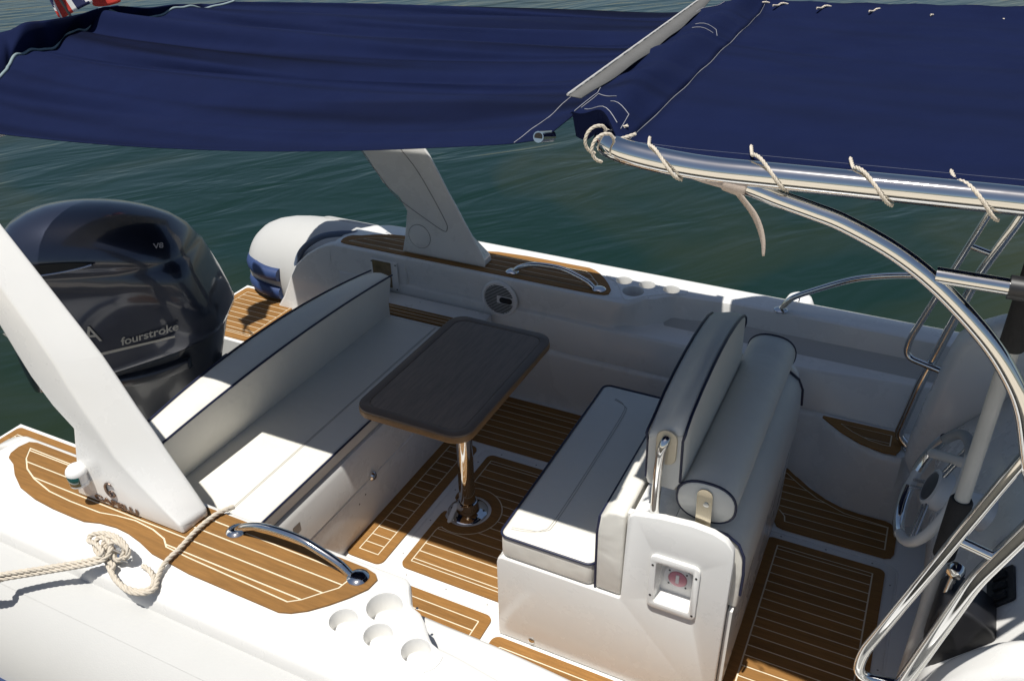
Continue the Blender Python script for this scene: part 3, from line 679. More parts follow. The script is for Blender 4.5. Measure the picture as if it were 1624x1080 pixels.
# forward thigh cushion behind the helm and boards below
fc = [(-.425, .705), (-.33, .714), (-.270, .708), (-.236, .684), (-.218, .645), (-.212, .58), (-.213, .44), (-.2345, .44), (-.425, .44)]
q = prism('thigh_cushion', [fc], -.455, .476, vinyl, hs, lambda u, v, h: (u, h, v), .008, 3, 50); at(q, hs)
piping([(-.33, -.457, .716), (-.270, -.457, .711), (-.234, -.457, .687), (-.215, -.457, .647), (-.209, -.457, .58), (-.209, -.457, .50)], q, .0045, False)
piping([(-.33, .478, .716), (-.270, .478, .711), (-.234, .478, .687), (-.215, .478, .647), (-.209, .478, .58)], q, .0045, False)
q = box('kick_board', -.2345, -.220, -.470, .470, .10, .435, gel, hs, .004); at(q, hs)
q = box('toe_kick', -.248, -.228, -.45, .45, .0045, .098, gel, hs, .004); at(q, hs)
# battery switch in its recess
rc = prism('switch_frame', [rrect(-.075, .075, -.105, .105, .020), rrect(-.055, .055, -.080, .080, .008)], -.004, .009, gel, hs, lambda u, v, h: (-.394+u, -.506-h, .499+v), .003, 2); at(rc, hs)
# recess pocket with the round switch
def pocket(name, ox, oz, hw, hh, y0, y1, m, parent):
    bm = bmesh.new(); a = rrect(-hw, hw, -hh, hh, .008, 3); c2 = rrect(-hw*.94, hw*.94, -hh*.94, hh*.94, .008, 3)
    A = [bm.verts.new((ox+u, y0, oz+v)) for u, v in a]; B = [bm.verts.new((ox+u, y1, oz+v)) for u, v in c2]
    N = len(A)
    for k in range(N): bm.faces.new((A[k], A[(k+1) % N], B[(k+1) % N], B[k]))
    bm.faces.new(B); return from_bm(name, bm, m, parent, 40)
q = pocket('switch_pocket', -.394, .499, .0555, .0805, -.5045, -.4575, gel, hs); at(q, hs)
k = lathe('switch_body', [(.046, 0), (.046, .004), (.043, .007), (.030, .008), (.0295, .006), (.001, .006)], (-.392, -.4578, .492), (0, -1, 0), white_plastic, q, 32)
lathe('switch_dial', [(.028, 0), (.028, .004), (.025, .006), (.001, .006)], (-.392, -.4640, .492), (0, -1, 0), pink, q, 28)
box('switch_pointer', -.397, -.387, -.4725, -.4700, .480, .512, white_plastic, q, .001, 1)
for a in (45, 135, 225, 315):
    lathe('screw', [(.003, 0), (.003, .001)], (-.392+.037*math.cos(R(a)), -.4660, .492+.037*math.sin(R(a))), (0, -1, 0), black, q, 8)
for (u, v) in ((-.065, .068), (.065, .068), (-.065, -.055), (.065, -.085)):
    lathe('screw', [(.0038, 0), (.0038, .001)], (-.394+u, -.515, .499+v), (0, -1, 0), black, rc, 8)
q = lathe('drain_plug', [(.012, 0), (.012, .003), (.008, .006), (.003, .0065)], (PY(843, 1015, -.505).x, -.505, PY(843, 1015, -.505).z), (0, -1, 0), steel, hs, 16); at(q, hs)
# ------------------------------------------------------------------ roll bar
rb = thing('roll_bar', 'white moulded roll bar arch whose two legs stand on the teak gunwales', 'roll bar', (-2.0, 0, GZ))
st = [(.6215, -2.215, -1.745, -1.755, -2.205), (.655, -2.207, -1.742, -1.765, -2.197), (.70, -2.195, -1.765, -1.82, -2.185), (.76, -2.185, -1.80, -1.89, -2.160), (.845, -2.170, -1.850, -1.972, -2.133), (.905, -2.205, -1.882, -2.000, -2.112),
      (.97, -2.297, -1.922, -2.035, -2.176), (1.06, -2.355, -1.970, -2.080, -2.232), (1.135, -2.411, -2.013, -2.106, -2.262), (1.22, -2.460, -2.075, -2.150, -2.293), (1.36, -2.545, -2.180, -2.230, -2.370), (1.50, -2.65, -2.285, -2.325, -2.48), (1.575, -2.78, -2.44, -2.48, -2.64), (1.61, -2.98, -2.72, -2.76, -2.90)]
for s in (-1, 1):
    dx = 0 if s < 0 else -.035; rings = []
    for z, ia, if_, cr, oa in st:
        sh = max(0, z-1.50)*.35
        rings.append([(ia+dx, s*(.953-sh), z), (if_+dx, s*(.953-sh), z), (if_-.006+dx, s*(.968-sh), z), (cr+dx, s*(1.048-sh), z), (oa+dx, s*(1.052-sh), z)])
    lg = loft('arch_leg', rings, gel, rb, smooth=40, bev=.010, seg=3); at(lg, rb)
    # shaped inlay and round cover on the inner face
    inl = [(-2.40, 1.12), (-2.30, .995), (-2.215, .905), (-2.06, .82), (-1.965, .775), (-1.945, .79), (-1.95, .825), (-2.02, .95), (-2.09, 1.06), (-2.16, 1.14), (-2.25, 1.235), (-2.47, 1.235)]
    il = [(q.x+dx, q.y) for q in cat_rom([(x, z, 0) for x, z in inl], 3, True)]
    bm = bmesh.new(); add_tube(bm, [(u, s*.9522, v) for u, v in il], .0020, 6, False, True); from_bm('panel_seam', bm, seam_grey, lg, 60)
    lathe('round_cover', [(.060, 0), (.060, .002), (.057, .0035), (.001, .0035)], (-2.105+dx, s*.953, .722), (0, -s, 0), gel, lg, 36)
    bm = bmesh.new(); add_tube(bm, [(-2.105+dx+.0615*math.cos(R(a)), s*.9522, .722+.0615*math.sin(R(a))) for a in range(0, 360, 10)], .0016, 6, False, True); from_bm('panel_seam', bm, seam_grey, lg, 60)
rings = []
for i in range(25):
    a = math.pi*i/24; y = -.95*math.cos(a); k = math.sin(a)**.5; z = 1.582+.012*k; ux = -.07*k
    rings.append([(-3.00+ux*.5, y, z-.03), (-2.78+ux*.5, y, z-.03), (-2.80+ux*.5, y, z+.026), (-2.98+ux*.5, y, z+.026)])
q = loft('arch_top', rings, gel, rb, smooth=40, bev=.01, seg=2); at(q, rb)
# navigation light, emblem and lettering on the outer face of the starboard leg
NLc = (-2.140, -1.070, .700)
nl = lathe('navigation_light', [(.026, 0), (.030, .003), (.030, .012), (.028, .014), (.028, .044), (.0325, .045), (.0330, .050), (.030, .060), (.022, .069), (.010, .074), (.001, .075)], NLc, (0, 0, 1), white_plastic, rb, 28); at(nl, rb)
bm = bmesh.new(); Aq, Bq = [], []
for k in range(17):
    a = R(-200+k*10.5); Aq.append(bm.verts.new((NLc[0]+.0315*math.cos(a), NLc[1]+.0315*math.sin(a), NLc[2]+.010))); Bq.append(bm.verts.new((NLc[0]+.0325*math.cos(a), NLc[1]+.0325*math.sin(a), NLc[2]+.0448)))
for k in range(16): bm.faces.new((Aq[k], Aq[k+1], Bq[k+1], Bq[k]))
q = from_bm('green_lens', bm, green_lens, nl, 60); sm = q.modifiers.new('thickness', 'SOLIDIFY'); sm.thickness = .003
q = box('light_bracket', -2.160, -2.120, -1.075, -1.046, .700, .730, white_plastic, nl, .004)
chrome_d = mat('chrome_brown', (.22, .16, .13), .3, metal=.8)
org = PY(152, 790, -1.0535); end = PY(212, 816, -1.0535)
d = (end-org)
lt = text('lettering', 'CAPELLI', .030, chrome_d, rb, org, (1, 0, 0), (0, 0, 1), .0015, 1.35, 0, .0008); at(lt, rb)
xs_ = [v.co.x for v in lt.data.vertices]; wd = max(xs_)-min(xs_); k = .185/wd
for v in lt.data.vertices: v.co.x = org.x+(v.co.x-min(xs_))*k
em = PY(175, 777, -1.0535)
bm = bmesh.new()
pts = [(em.x+.020*math.cos(R(a)), -1.0545, em.z+.026*math.sin(R(a))) for a in range(50, 330, 14)]
add_tube(bm, pts, [.0022+.0022*math.sin(math.pi*i/(len(pts)-1)) for i in range(len(pts))], 8)
pts = [(em.x+.004+.010*math.cos(R(a)), -1.0545, em.z-.012+.010*math.sin(R(a))) for a in range(-60, 250, 20)]
add_tube(bm, pts, .0028, 8)
q = from_bm('emblem', bm, chrome_d, rb, 50); at(q, rb)
# ------------------------------------------------------------------ outboard motor
PH = R(28); MP = Vector((-2.655, -.005, 0)); cph, sph = math.cos(PH), math.sin(PH)
mo = thing('outboard_motor', 'dark blue outboard motor with silver lettering, hung on the stern behind the bench', 'outboard motor', (MP.x, MP.y, 0))
def ML(u, v, w): return Vector((MP.x+u*cph-v*sph, MP.y+u*sph+v*cph, w))
def sec(uc, L, W, w, n=48, e=3.2, slope=0.0, front=1.0):
    out = []
    for k in range(n):
        a = 2*math.pi*k/n; cu = math.copysign(abs(math.cos(a))**(2/e), math.cos(a)); sv = math.copysign(abs(math.sin(a))**(2/e), math.sin(a))
        u = uc+L*cu; wv = W*(1-.13*max(0, cu)**3-.06*max(0, -cu)**2)
        out.append(ML(u, wv*sv, w+slope*(u+.2)))
    return out
SLP = .31
def sfa(f, a, W, w, **k): return sec((f+a)/2, (f-a)/2, W, w, **k)
rings = [sfa(.085, -.72, .205, .548, slope=SLP, e=5), sfa(.108, -.75, .234, .552, slope=SLP, e=5), sfa(.113, -.755, .242, .58, slope=SLP*.97, e=5), sfa(.098, -.765, .248, .66, slope=.25, e=5), sfa(.072, -.768, .249, .78, slope=.15, e=5), sfa(.047, -.765, .245, .88, slope=.07, e=4.8),
         sfa(.028, -.758, .240, .950, slope=.02, e=4.5), sfa(.016, -.752, .230, .968, e=4.2), sfa(.014, -.752, .236, .982, e=4), sfa(-.010, -.738, .226, 1.03, e=3.5), sfa(-.060, -.708, .198, 1.08, e=3), sfa(-.13, -.665, .162, 1.118, e=2.7), sfa(-.205, -.60, .120, 1.145, e=2.4), sfa(-.28, -.53, .072, 1.162, e=2.2), sfa(-.36, -.45, .03, 1.170, e=2)]
cw = loft('cowling', rings, cowl_m, mo, smooth=60); at(cw, mo)
ap = loft('apron', [sec(-.27, .14, .08, .05), sec(-.27, .20, .13, .20), sec(-.28, .29, .175, .36), sec(-.26, .31, .20, .45, slope=SLP*.6), sec(-.26, .35, .212, .536, slope=SLP), sec(-.26, .335, .200, .5478, slope=SLP)], cowl_low, mo, smooth=60); at(ap, mo)
q = loft('motor_leg', [sec(-.27, .10, .05, -.9), sec(-.27, .13, .06, -.35), sec(-.27, .15, .09, .06)], cowl_low, mo, smooth=60); at(q, mo)
bm = bmesh.new(); add_box(bm, -2.72, -2.562, -.13, .13, -.10, .36); bevel(bm, .01)
q = from_bm('clamp_bracket', bm, black, mo); at(q, mo)
# air intake slot with a silver lip on the upper side
bm = bmesh.new(); sl_ = []
def cpt(u, w, off):   # point on the starboard flank
    return ML(u, -off, w)
bm = bmesh.new(); N = 16; top = []; bot = []
for i in range(N+1):
    t = i/N; u = -.60+.31*t; hgt = .024*(1-t**3)+.001
    yv = .2400
    top.append(bm.verts.new(ML(u, -yv, .985+.030*t+hgt*.8))); bot.append(bm.verts.new(ML(u, -yv-.006, .985+.030*t-hgt)))
for i in range(N): bm.faces.new((top[i], top[i+1], bot[i+1], bot[i]))
q = from_bm('air_intake', bm, dark_m, mo, 40); at(q, mo)
pts = [ML(-.60+.31*i/12, -.2445, .985+.030*i/12-.020*(1-(i/12)**3)-.004) for i in range(13)]
q = tube('intake_lip', pts, .0045, mat('silver_lip', (.30, .32, .38), .25, metal=.8), mo, 8, 1, spline=False); at(q, mo)
U = ML(1, 0, 0)-ML(0, 0, 0); Wv = Vector((0, 0, 1)); off_n = (ML(0, -1, 0)-ML(0, 0, 0))
def mtext(body, size, u, w, sx, slope, shear, m, name, extr=.0012, yoff=.2255):
    o = text(name, body, size, m, mo, ML(u, -yoff, w), U+Wv*slope, Wv-U*slope, extr, sx, shear, .0006); at(o, mo); return o
mtext('YAMAHA', .100, -.712, .655, .92, .06, 0, silver, 'lettering', .0012, .2525)
mtext('fourstroke', .046, -.262, .652, 1.28, .27, .35, silver, 'lettering', .0012, .2520)
mtext('V8', .030, -.06, 1.050, 1.2, .1, .2, mat('decal_grey', (.12, .13, .17), .4), 'lettering', .001, .195)
bm = bmesh.new()
A = [ML(-.60+.56*i/20, -.2500, .648+.235*(-.60+.56*i/20+.2)+.003+.008*(1-i/20)) for i in range(21)]
B = [ML(-.60+.56*i/20, -.2492, .648+.235*(-.60+.56*i/20+.2)-.006) for i in range(21)]
va = [bm.verts.new(q) for q in A]; vb = [bm.verts.new(q) for q in B]
for i in range(20): bm.faces.new((va[i], va[i+1], vb[i+1], vb[i]))
q = from_bm('silver_stripe', bm, silver, mo, 40); at(q, mo)
q = loft('pan_shoulder', [[ML(-.36+.34*t+du, -.205-.03*math.sin(math.pi*t)+dv, .445+.085*t+dw) for du, dv, dw in ((0, .02, -.03), (0, -.02, -.02), (0, -.02, .02), (0, .02, .03))] for t in [i/10 for i in range(11)]], cowl_low, mo, smooth=50, bev=.008); at(q, mo)
# ------------------------------------------------------------------ console
co = thing('helm_console', 'white helm console with steering wheel under the forward awning', 'console', (.6, 0, 0))
dash = [(.34, .0045), (.275, .42), (.285, .50), (.30, .53), (.475, .762), (.50, .785), (.56, .815), (.75, .835), (1.1, .84), (1.3, .80), (1.3, .0045)]
q = prism('console_body', [dash], -.619, .619, gel, co, lambda u, v, h: (u, h, v), .015, 3); at(q, co)
wing_px = [(1437, 707), (1443, 685), (1465, 632), (1490, 582), (1508, 543), (1522, 521), (1550, 504), (1590, 493), (1624, 487)]
wp = [PY(x, y, .735) for x, y in wing_px]
wing = [(.31, .0045), (.24, .22)]+[(p_.x, p_.z) for p_ in wp]
xl, zl = wing[-1]
wing += [(xl+.18, zl+.01), (xl+.5, zl-.02), (1.3, zl-.1), (1.3, .0045)]
swp = [PY(x, y, -.635) for x, y in ((1440, 1105), (1457, 1080), (1480, 1058), (1505, 1042), (1535, 1029), (1580, 1016), (1624, 1010))]
wing_s = [(.31, .0045), (.245, .22), (.225, .45)]+[(p_.x, p_.z) for p_ in swp]
xl, zl = wing_s[-1]
wing_s += [(xl+.2, zl-.01), (xl+.5, zl-.05), (1.3, zl-.1), (1.3, .0045)]
for s, wing in ((-1, wing_s), (1, wing)):
    q = prism('console_wing', [wing], min(s*.62, s*.735), max(s*.62, s*.735), gel, co, lambda u, v, h: (u, h, v), .035, 5, 50); at(q, co)
# steering wheel
wc = PY(1480, 773, -.10); nrm = Vector((-math.cos(R(20))*math.cos(R(5)), -math.cos(R(20))*math.sin(R(5)), math.sin(R(20)))); wu = Vector((0, 0, 1)).cross(nrm).normalized()*-1
if wu.y < 0: wu = -wu
wv = nrm.cross(wu).normalized()
if wv.z < 0: wv = -wv
def WP(a, r, h=0): return wc+(wu*math.cos(a)+wv*math.sin(a))*r+nrm*h
sw = bpy.data.objects.new('steering_wheel', None)
bm = bmesh.new(); add_tube(bm, [WP(2*math.pi*k/48, .172) for k in range(64)], .0150, 12, False, True)
sw = from_bm('steering_wheel', bm, mat('wheel_grey', (.58, .58, .57), .45, var=.03), co, 60); at(sw, co)
for a0, a1 in ((255, 318), (336, 385)):
    bm = bmesh.new(); add_tube(bm, [WP(R(a0+(a1-a0)*k/18), .1735, .001) for k in range(19)], .0172, 12); from_bm('chrome_grip', bm, steel, sw, 60)
hub = lathe('wheel_hub', [(.060, -.03), (.062, -.005), (.055, .008), (.046, .012), (.045, .008), (.001, .008)], wc, nrm, mat('hub_grey', (.55, .55, .55), .4), sw, 32)
lathe('hub_badge', [(.042, 0), (.042, .004), (.030, .007), (.001, .007)], wc+nrm*.008, nrm, mat('badge_dark', (.05, .055, .06), .3), sw, 28)
for a in (322, 222, 90):
    for d_ in (-.011, .011):
        bm = bmesh.new(); tdir = (-wu*math.sin(R(a))+wv*math.cos(R(a)))
        add_tube(bm, [WP(R(a), .05, .002)+tdir*d_, WP(R(a), .168, 0)+tdir*d_], .0055, 8)
        if True: from_bm('spoke', bm, mat('spoke_steel', (.45, .46, .47), .2, metal=.9) if 'spoke_steel' not in MATS else MATS['spoke_steel'], sw, 50)
        else: bm.free()
lathe('steering_column', [(.035, -.02), (.042, -.10), (.055, -.16)], wc, nrm, gel, sw, 24)
# switch panel and throttle on the starboard part of the dash
dn = Vector((-.80, 0, .60)); du = Vector((.60, 0, .80))
def DP(y, s_, h): return Vector((.30, y, .53))+du*s_+dn*h
bm = bmesh.new(); add_prism(bm, [rrect(-.40, -.27, .17, .25, .008)], lambda u, v, h: DP(u, v, h), .0005, .008)
q = from_bm('switch_panel', bm, black, co); at(q, co)
for i in range(3):
    bm = bmesh.new(); add_prism(bm, [rrect(-.385+.038*i, -.362+.038*i, .19, .23, .003)], lambda u, v, h: DP(u, v, h), .0085, .014); from_bm('rocker_switch', bm, foam, q)
tp = PY(1535, 985, -.46)
tpx = [(1462, 1022), (1474, 985), (1490, 938), (1502, 929), (1520, 931), (1548, 946), (1575, 970), (1589, 1000), (1592, 1040)]
tw = [(q.x, q.z) for q in [PY(x, y, -.44) for x, y in tpx]]
thr = prism('throttle_box', [tw], -.515, -.385, black, co, lambda u, v, h: (u, h, v), .012, 3, 50); at(thr, co)
kn = PY(1516, 905, -.45)
lp = [(kn.x-.005, -.45, kn.z-.12), (kn.x-.002, -.45, kn.z-.05), (kn.x, -.45, kn.z)]
q = tube('throttle_lever', lp, .010, steel, thr, 10, 4)
lathe('lever_knob', [(.004, -.02), (.018, -.014), (.022, 0), (.018, .014), (.004, .02)], tuple(kn), (.3, .8, .2), steel, thr, 18)
# ------------------------------------------------------------------ stainless canopy frame
fr = thing('canopy_frame', 'polished stainless steel tube frame that carries the awnings and grab handles', 'tube frame', (.2, 0, .3))
TY, TZc, TR = .792, 1.884, .024
main = fillet([(1.6, -TY, 1.90), (.2, -TY, TZc+.012), (-.40, -TY, TZc-.010), (-.585, -TY+.02, TZc+.005), (-.600, -.60, 1.872), (-.600, .60, 1.872), (-.585, TY-.02, 1.868), (-.40, TY, 1.868), (.2, TY, 1.880), (1.6, TY, 1.885)], .10, 8)
q = tube('canopy_hoop', main, TR, steel, fr, 20, 2, spline=False); at(q, fr)
legA = [(.40, 1.885), (.263, 1.36), (.105, .80)]
for s in (-1, 1):
    yy = s*.782; dx = .018 if s < 0 else 0
    pts = fillet([(.405+dx, s*.785, 1.88), (.250+dx, yy, 1.335), (.099+dx, yy, .775), (.100+dx, yy, .70), (.232+dx, yy*.955, .688)], .05, 6)
    a_ = tube('frame_tube', pts, .0125, steel, fr, 14, 2, spline=False); at(a_, fr)
    pts = fillet([(.475+dx, s*.785, 1.885), (.335+dx, yy, 1.30), (.262+dx, yy, 1.08), (.172+dx, yy, .595), (.143+dx, yy*1.0, .345), (.200+dx, yy*.98, .306)], .04, 6)
    b_ = tube('frame_leg', pts, .0170, steel, fr, 16, 2, spline=False); at(b_, fr)
    lathe('leg_foot', [(.028, 0), (.028, .004), (.019, .010)], (.200+dx, yy*.98, .3045), (0, 0, 1), steel, b_, 20)
    c_ = tube('frame_rung', [(.210+dx, yy, 1.175), (.289+dx, yy, 1.155)], .0105, steel, fr, 12, 2, spline=False); at(c_, fr)
# curved brace from the top hoop, its cross piece with black clamp
arc = [PY(x, y, -.79) for x, y in ((1162, 287), (1200, 301), (1240, 317), (1290, 335), (1340, 355), (1420, 400), (1490, 456), (1560, 532), (1600, 592), (1624, 652))]
arc += [Vector((.300, -.788, 1.40)), Vector((.340, -.786, 1.30))]
q = tube('curved_brace', arc, .0165, steel, fr, 16, 6); at(q, fr)
q = tube('cross_piece', [PY(1484, 436, -.79), PY(1612, 457, -.79)], .0150, steel, fr, 16, 2, spline=False); at(q, fr)
e0, e1 = PY(1600, 455, -.79), PY(1640, 461, -.79)
k = tube('black_clamp', [e0, e1], .021, black, q, 14, 2, spline=False)
# port side grab rail on the gunwale
pr = [PY(1239, 487, 1.12), PY(1255, 474, 1.12), PY(1290, 461, 1.12), PY(1350, 444, 1.12), PY(1400, 438, 1.12), PY(1450, 437, 1.12), PY(1500, 441, 1.12), PY(1560, 452, 1.12)]
pr[0].z = GZ+.004
pr += [pr[-1]+Vector((.15, 0, -.03)), Vector((pr[-1].x+.3, 1.12, .80)), Vector((pr[-1].x+.38, 1.12, GZ+.004))]
sr = tag(tube('gunwale_rail', pr, .0125, steel, None, 14, 6), 'long thin steel rail arching up from the port gunwale by the white fender', 'rail')
lathe('rail_flange', [(.030, 0), (.030, .004), (.016, .012)], (pr[0].x, 1.12, GZ), (0, 0, 1), steel, sr, 20)
# vertical pole with foam sleeves
pl = thing('support_pole', 'upright light grey pole with black foam sleeves in front of the wheel', 'pole', (.270, -.36, .005))
q = tube('pole', [(.270, -.36, .005), (.270, -.36, 1.62)], .0185, greypole, pl, 18, 2, spline=False); at(q, pl)
for z0, z1 in ((.770, .965), (1.405, 1.66)):
    q = tube('foam_sleeve', [(.270, -.36, z0), (.270, -.36, z0+.006), (.270, -.36, z1-.006), (.270, -.36, z1)], [.024, .0275, .0275, .024], foam, pl, 20, 2, spline=False); at(q, pl)
# ------------------------------------------------------------------ awnings
def lerp(a, b, t): return a+(b-a)*t
near_px = [(862, 221), (800, 229), (700, 234), (600, 238), (500, 240), (400, 240), (300, 237), (200, 232), (100, 224), (0, 213)]
near = []
for x, y in near_px:
    yy = lerp(-.800, -.752, (862-x)/512) if x >= 350 else lerp(-.752, -.738, (350-x)/350)
    near.append(PY(x, y, yy))
near += [Vector((-2.66, -.735, 1.668)), Vector((-2.80, -.72, 1.675))]
far = [PY(1122, 15, .745), PY(1050, 21, .745), PY(894, 15.5, .745), PY(700, 10, .745), PY(560, 6, .745), PY(372, 3.5, .745)]
def resample(P, n):
    P = cat_rom(P, 10); L = [0]
    for a, b_ in zip(P, P[1:]): L.append(L[-1]+(b_-a).length)
    out = []; j = 0
    for i in range(n+1):
        d = L[-1]*i/n
        while j < len(L)-2 and L[j+1] < d: j += 1
        t = (d-L[j])/max(1e-9, L[j+1]-L[j]); out.append(P[j].lerp(P[j+1], t))
    return out
NU, NV = 110, 150
FOLDS = [(-.74+.087*i+random.uniform(-.02, .02), random.uniform(.008, .020), random.uniform(.034, .055), random.uniform(0, 6.2)) for i in range(18)]
Nn = resample(near, NU); Ff = resample(far, NU)
hem_px = [(0, 118), (12, 101), (25, 90), (55, 82), (75, 75), (95, 62), (118, 48), (135, 46), (150, 28), (160, 19), (172, 18), (190, 26), (215, 27), (255, 22), (290, 11), (330, 13), (372, 3.5)]
hem = [Vector((-2.80, -.72, 1.675))]+[PY(x, y, lerp(-.45, .745, (x/372)**.85)) for i, (x, y) in enumerate(hem_px)]
Hh = resample(hem, NV)
aw = thing('awning', 'large wrinkled navy canvas awning stretched over the stern cockpit', 'awning', (-1.8, 0, 1.7))
bm = bmesh.new(); G = []
for i in range(NU+1):
    row = []; t = i/NU
    for j in range(NV+1):
        s = j/NV
        A = Nn[0].lerp(Ff[0], s)
        pnt = Nn[i].lerp(Ff[i], s) + A.lerp(Hh[j], t) - (Nn[0].lerp(Ff[0], s)).lerp(Nn[NU].lerp(Ff[NU], s), t)
        env = math.sin(math.pi*min(1, max(0, s)))**.5
        wr = .0
        x, y = pnt.x, pnt.y
        yy = y+.10*x*.5
        wr += .010*math.sin(yy*30+1.3*math.sin(x*1.7))*(.5+.5*math.sin(x*1.1+2))
        wr += .018*math.sin(yy*14+2.0+.8*math.sin(x*1.3+1))*(.6+.4*math.sin(x*.9+.5))
        wr += .003*math.sin(yy*71+x*3)
        wr += -.016*math.sin(math.pi*t)*math.sin(math.pi*s)
        wr += .012*math.sin(yy*9.5+x*.8)*math.exp(-((s-.12)/.22)**2)*(.4+.6*t)
        for (y0_, dep, wid, ph) in FOLDS:
            dd = (y+.050*(x+2.0)+.025*math.sin(x*1.4+ph)-y0_)/wid
            if abs(dd) < 3: wr -= dep*math.exp(-dd*dd)*(.5+.5*math.sin(x*1.15+ph*2.3))
        wr *= min(1, t*7)
        pnt = pnt+Vector((0, 0, wr*env))
        row.append(bm.verts.new(pnt))
    G.append(row)
AG = [[v.co.copy() for v in row] for row in G]
for i in range(NU):
    for j in range(NV): bm.faces.new((G[i][j], G[i+1][j], G[i+1][j+1], G[i][j+1]))
bmesh.ops.recalc_face_normals(bm, faces=bm.faces)
q = from_bm('canvas', bm, canvas, aw, 0, False); at(q, aw)
q.data.polygons.foreach_set('use_smooth', [True]*len(q.data.polygons))
sm = q.modifiers.new('thickness', 'SOLIDIFY'); sm.thickness = .0022; sm.offset = 0
AWC = q
# hem pipe along the front edge, light hem tape, seams
f0, f1 = AG[0][0], AG[0][NV]
q = tube('hem_pole', [f0+Vector((-.010, -.003, .004)), f0+Vector((-.010, .06, -.012))], .0115, steel, aw, 14, 2, spline=False); at(q, aw)
lathe('pole_bore', [(.0088, 0), (.0088, .0006)], f0+Vector((-.010, -.0031, .004)), (0, -1, 0), dark_m, q, 14)
bm = bmesh.new(); a_, b2 = [], []
for j in range(18, NV+1):
    s = j/NV; wd = .012+.026*math.sin(math.pi*min(1, max(0, (s-.1)*1.1)))**.7
    base = AG[0][j]+Vector((.0, 0, .030))
    a_.append(bm.verts.new(base+Vector((-.020, 0, .010)))); b2.append(bm.verts.new(base+Vector((wd*.9, 0, .006-.002*math.sin(s*31)))))
for i in range(len(a_)-1): bm.faces.new((a_[i], a_[i+1], b2[i+1], b2[i]))
edge_ = [v.co.copy()+Vector((.003, 0, .001)) for v in a_]
q = from_bm('hem_tape', bm, canvas_flap, aw, 60); at(q, aw)
bm = bmesh.new(); add_tube(bm, edge_, .0032, 6); from_bm('tape_edge', bm, mat('tape_edge_pale', (.42, .41, .39), .7), q, 60)
sm = q.modifiers.new('thickness', 'SOLIDIFY'); sm.thickness = .002
def seam(k, off=.0018, r=.0012, j0=0, j1=NV):
    pts = []
    for j in range(j0, j1+1):
        ii = k; fr_ = ii-int(ii); v = AG[int(ii)][j].lerp(AG[min(int(ii)+1, NU)][j], fr_)+Vector((0, 0, off)); pts.append(v)
    bm = bmesh.new(); add_tube(bm, pts, r, 6); o = from_bm('seam_stitching', bm, whitethread, aw, 60); at(o, aw)
seam(3.6, r=.0009)
# light piping on the aft hem and the loose flap behind it
bm = bmesh.new(); add_tube(bm, [AG[NU][j]+Vector((0, 0, .004)) for j in range(NV+1)], .0055, 8); q = from_bm('hem_piping', bm, mat('piping_pale', (.20, .26, .27), .6), aw, 60); at(q, aw)
flap_px = [(-140, 84), (0, 52), (20, 46), (40, 36), (70, 33), (95, 29), (130, 22), (165, 12), (200, 12), (240, 12), (280, 7), (330, 8), (371, 1)]
flap_t = resample([PX(x, y, -2.985-.012*math.sin(i*1.7)) for i, (x, y) in enumerate(flap_px)], NV)
bm = bmesh.new(); rows = []
for j in range(NV+1):
    a = AG[NU][j]; s = j/NV; row = []; e_ = flap_t[j]
    for k in range(9):
        t = k/8; q = (a+Vector((-.006, 0, -.006))).lerp(e_, t)
        row.append(bm.verts.new((q.x+.01*math.sin(math.pi*t), q.y, q.z+.012*math.sin(math.pi*t))))
    rows.append(row)
for A, B in zip(rows, rows[1:]):
    for k in range(8): bm.faces.new((A[k], A[k+1], B[k+1], B[k]))
q = from_bm('loose_flap', bm, canvas, aw, 0); at(q, aw); q.data.polygons.foreach_set('use_smooth', [True]*len(q.data.polygons))
sm = q.modifiers.new('thickness', 'SOLIDIFY'); sm.thickness = .002
# forward awning
fa = thing('awning', 'flat navy canvas awning laced to the steel hoop above the helm', 'awning', (.3, 0, 1.91))
bm = bmesh.new(); G = []; NX, NYy = 60, 40
nf = PY(990, 215, -.776); ff_ = PY(1205, 25, .74)
for i in range(NX+1):
    row = []; t = i/NX
    for j in range(NYy+1):
        s = j/NYy; x0 = lerp(nf.x, ff_.x, s); x = lerp(x0, 1.55, t); y = lerp(-.788, .832, s)
        z = (1.8945+.022*max(0, min(1, (x+.4)/.6)))-.016*math.sin(math.pi*s)*math.sin(math.pi*min(1, t+.1))+.0025*math.sin(y*24+x*2)*math.sin(math.pi*s)+.003*math.sin(x*9+y*3)*math.sin(math.pi*s)
        z += .026*max(0, (s-.93)/.07)
        if j in (0, NYy): z += .002*math.sin(x*40)
        row.append(bm.verts.new((x, y, z)))
    G.append(row)
FG = [[v.co.copy() for v in row] for row in G]
for i in range(NX):
    for j in range(NYy): bm.faces.new((G[i][j], G[i+1][j], G[i+1][j+1], G[i][j+1]))
q = from_bm('canvas', bm, canvas_flat, fa, 0); at(q, fa); q.data.polygons.foreach_set('use_smooth', [True]*len(q.data.polygons))
sm = q.modifiers.new('thickness', 'SOLIDIFY'); sm.thickness = .0022; sm.offset = 0
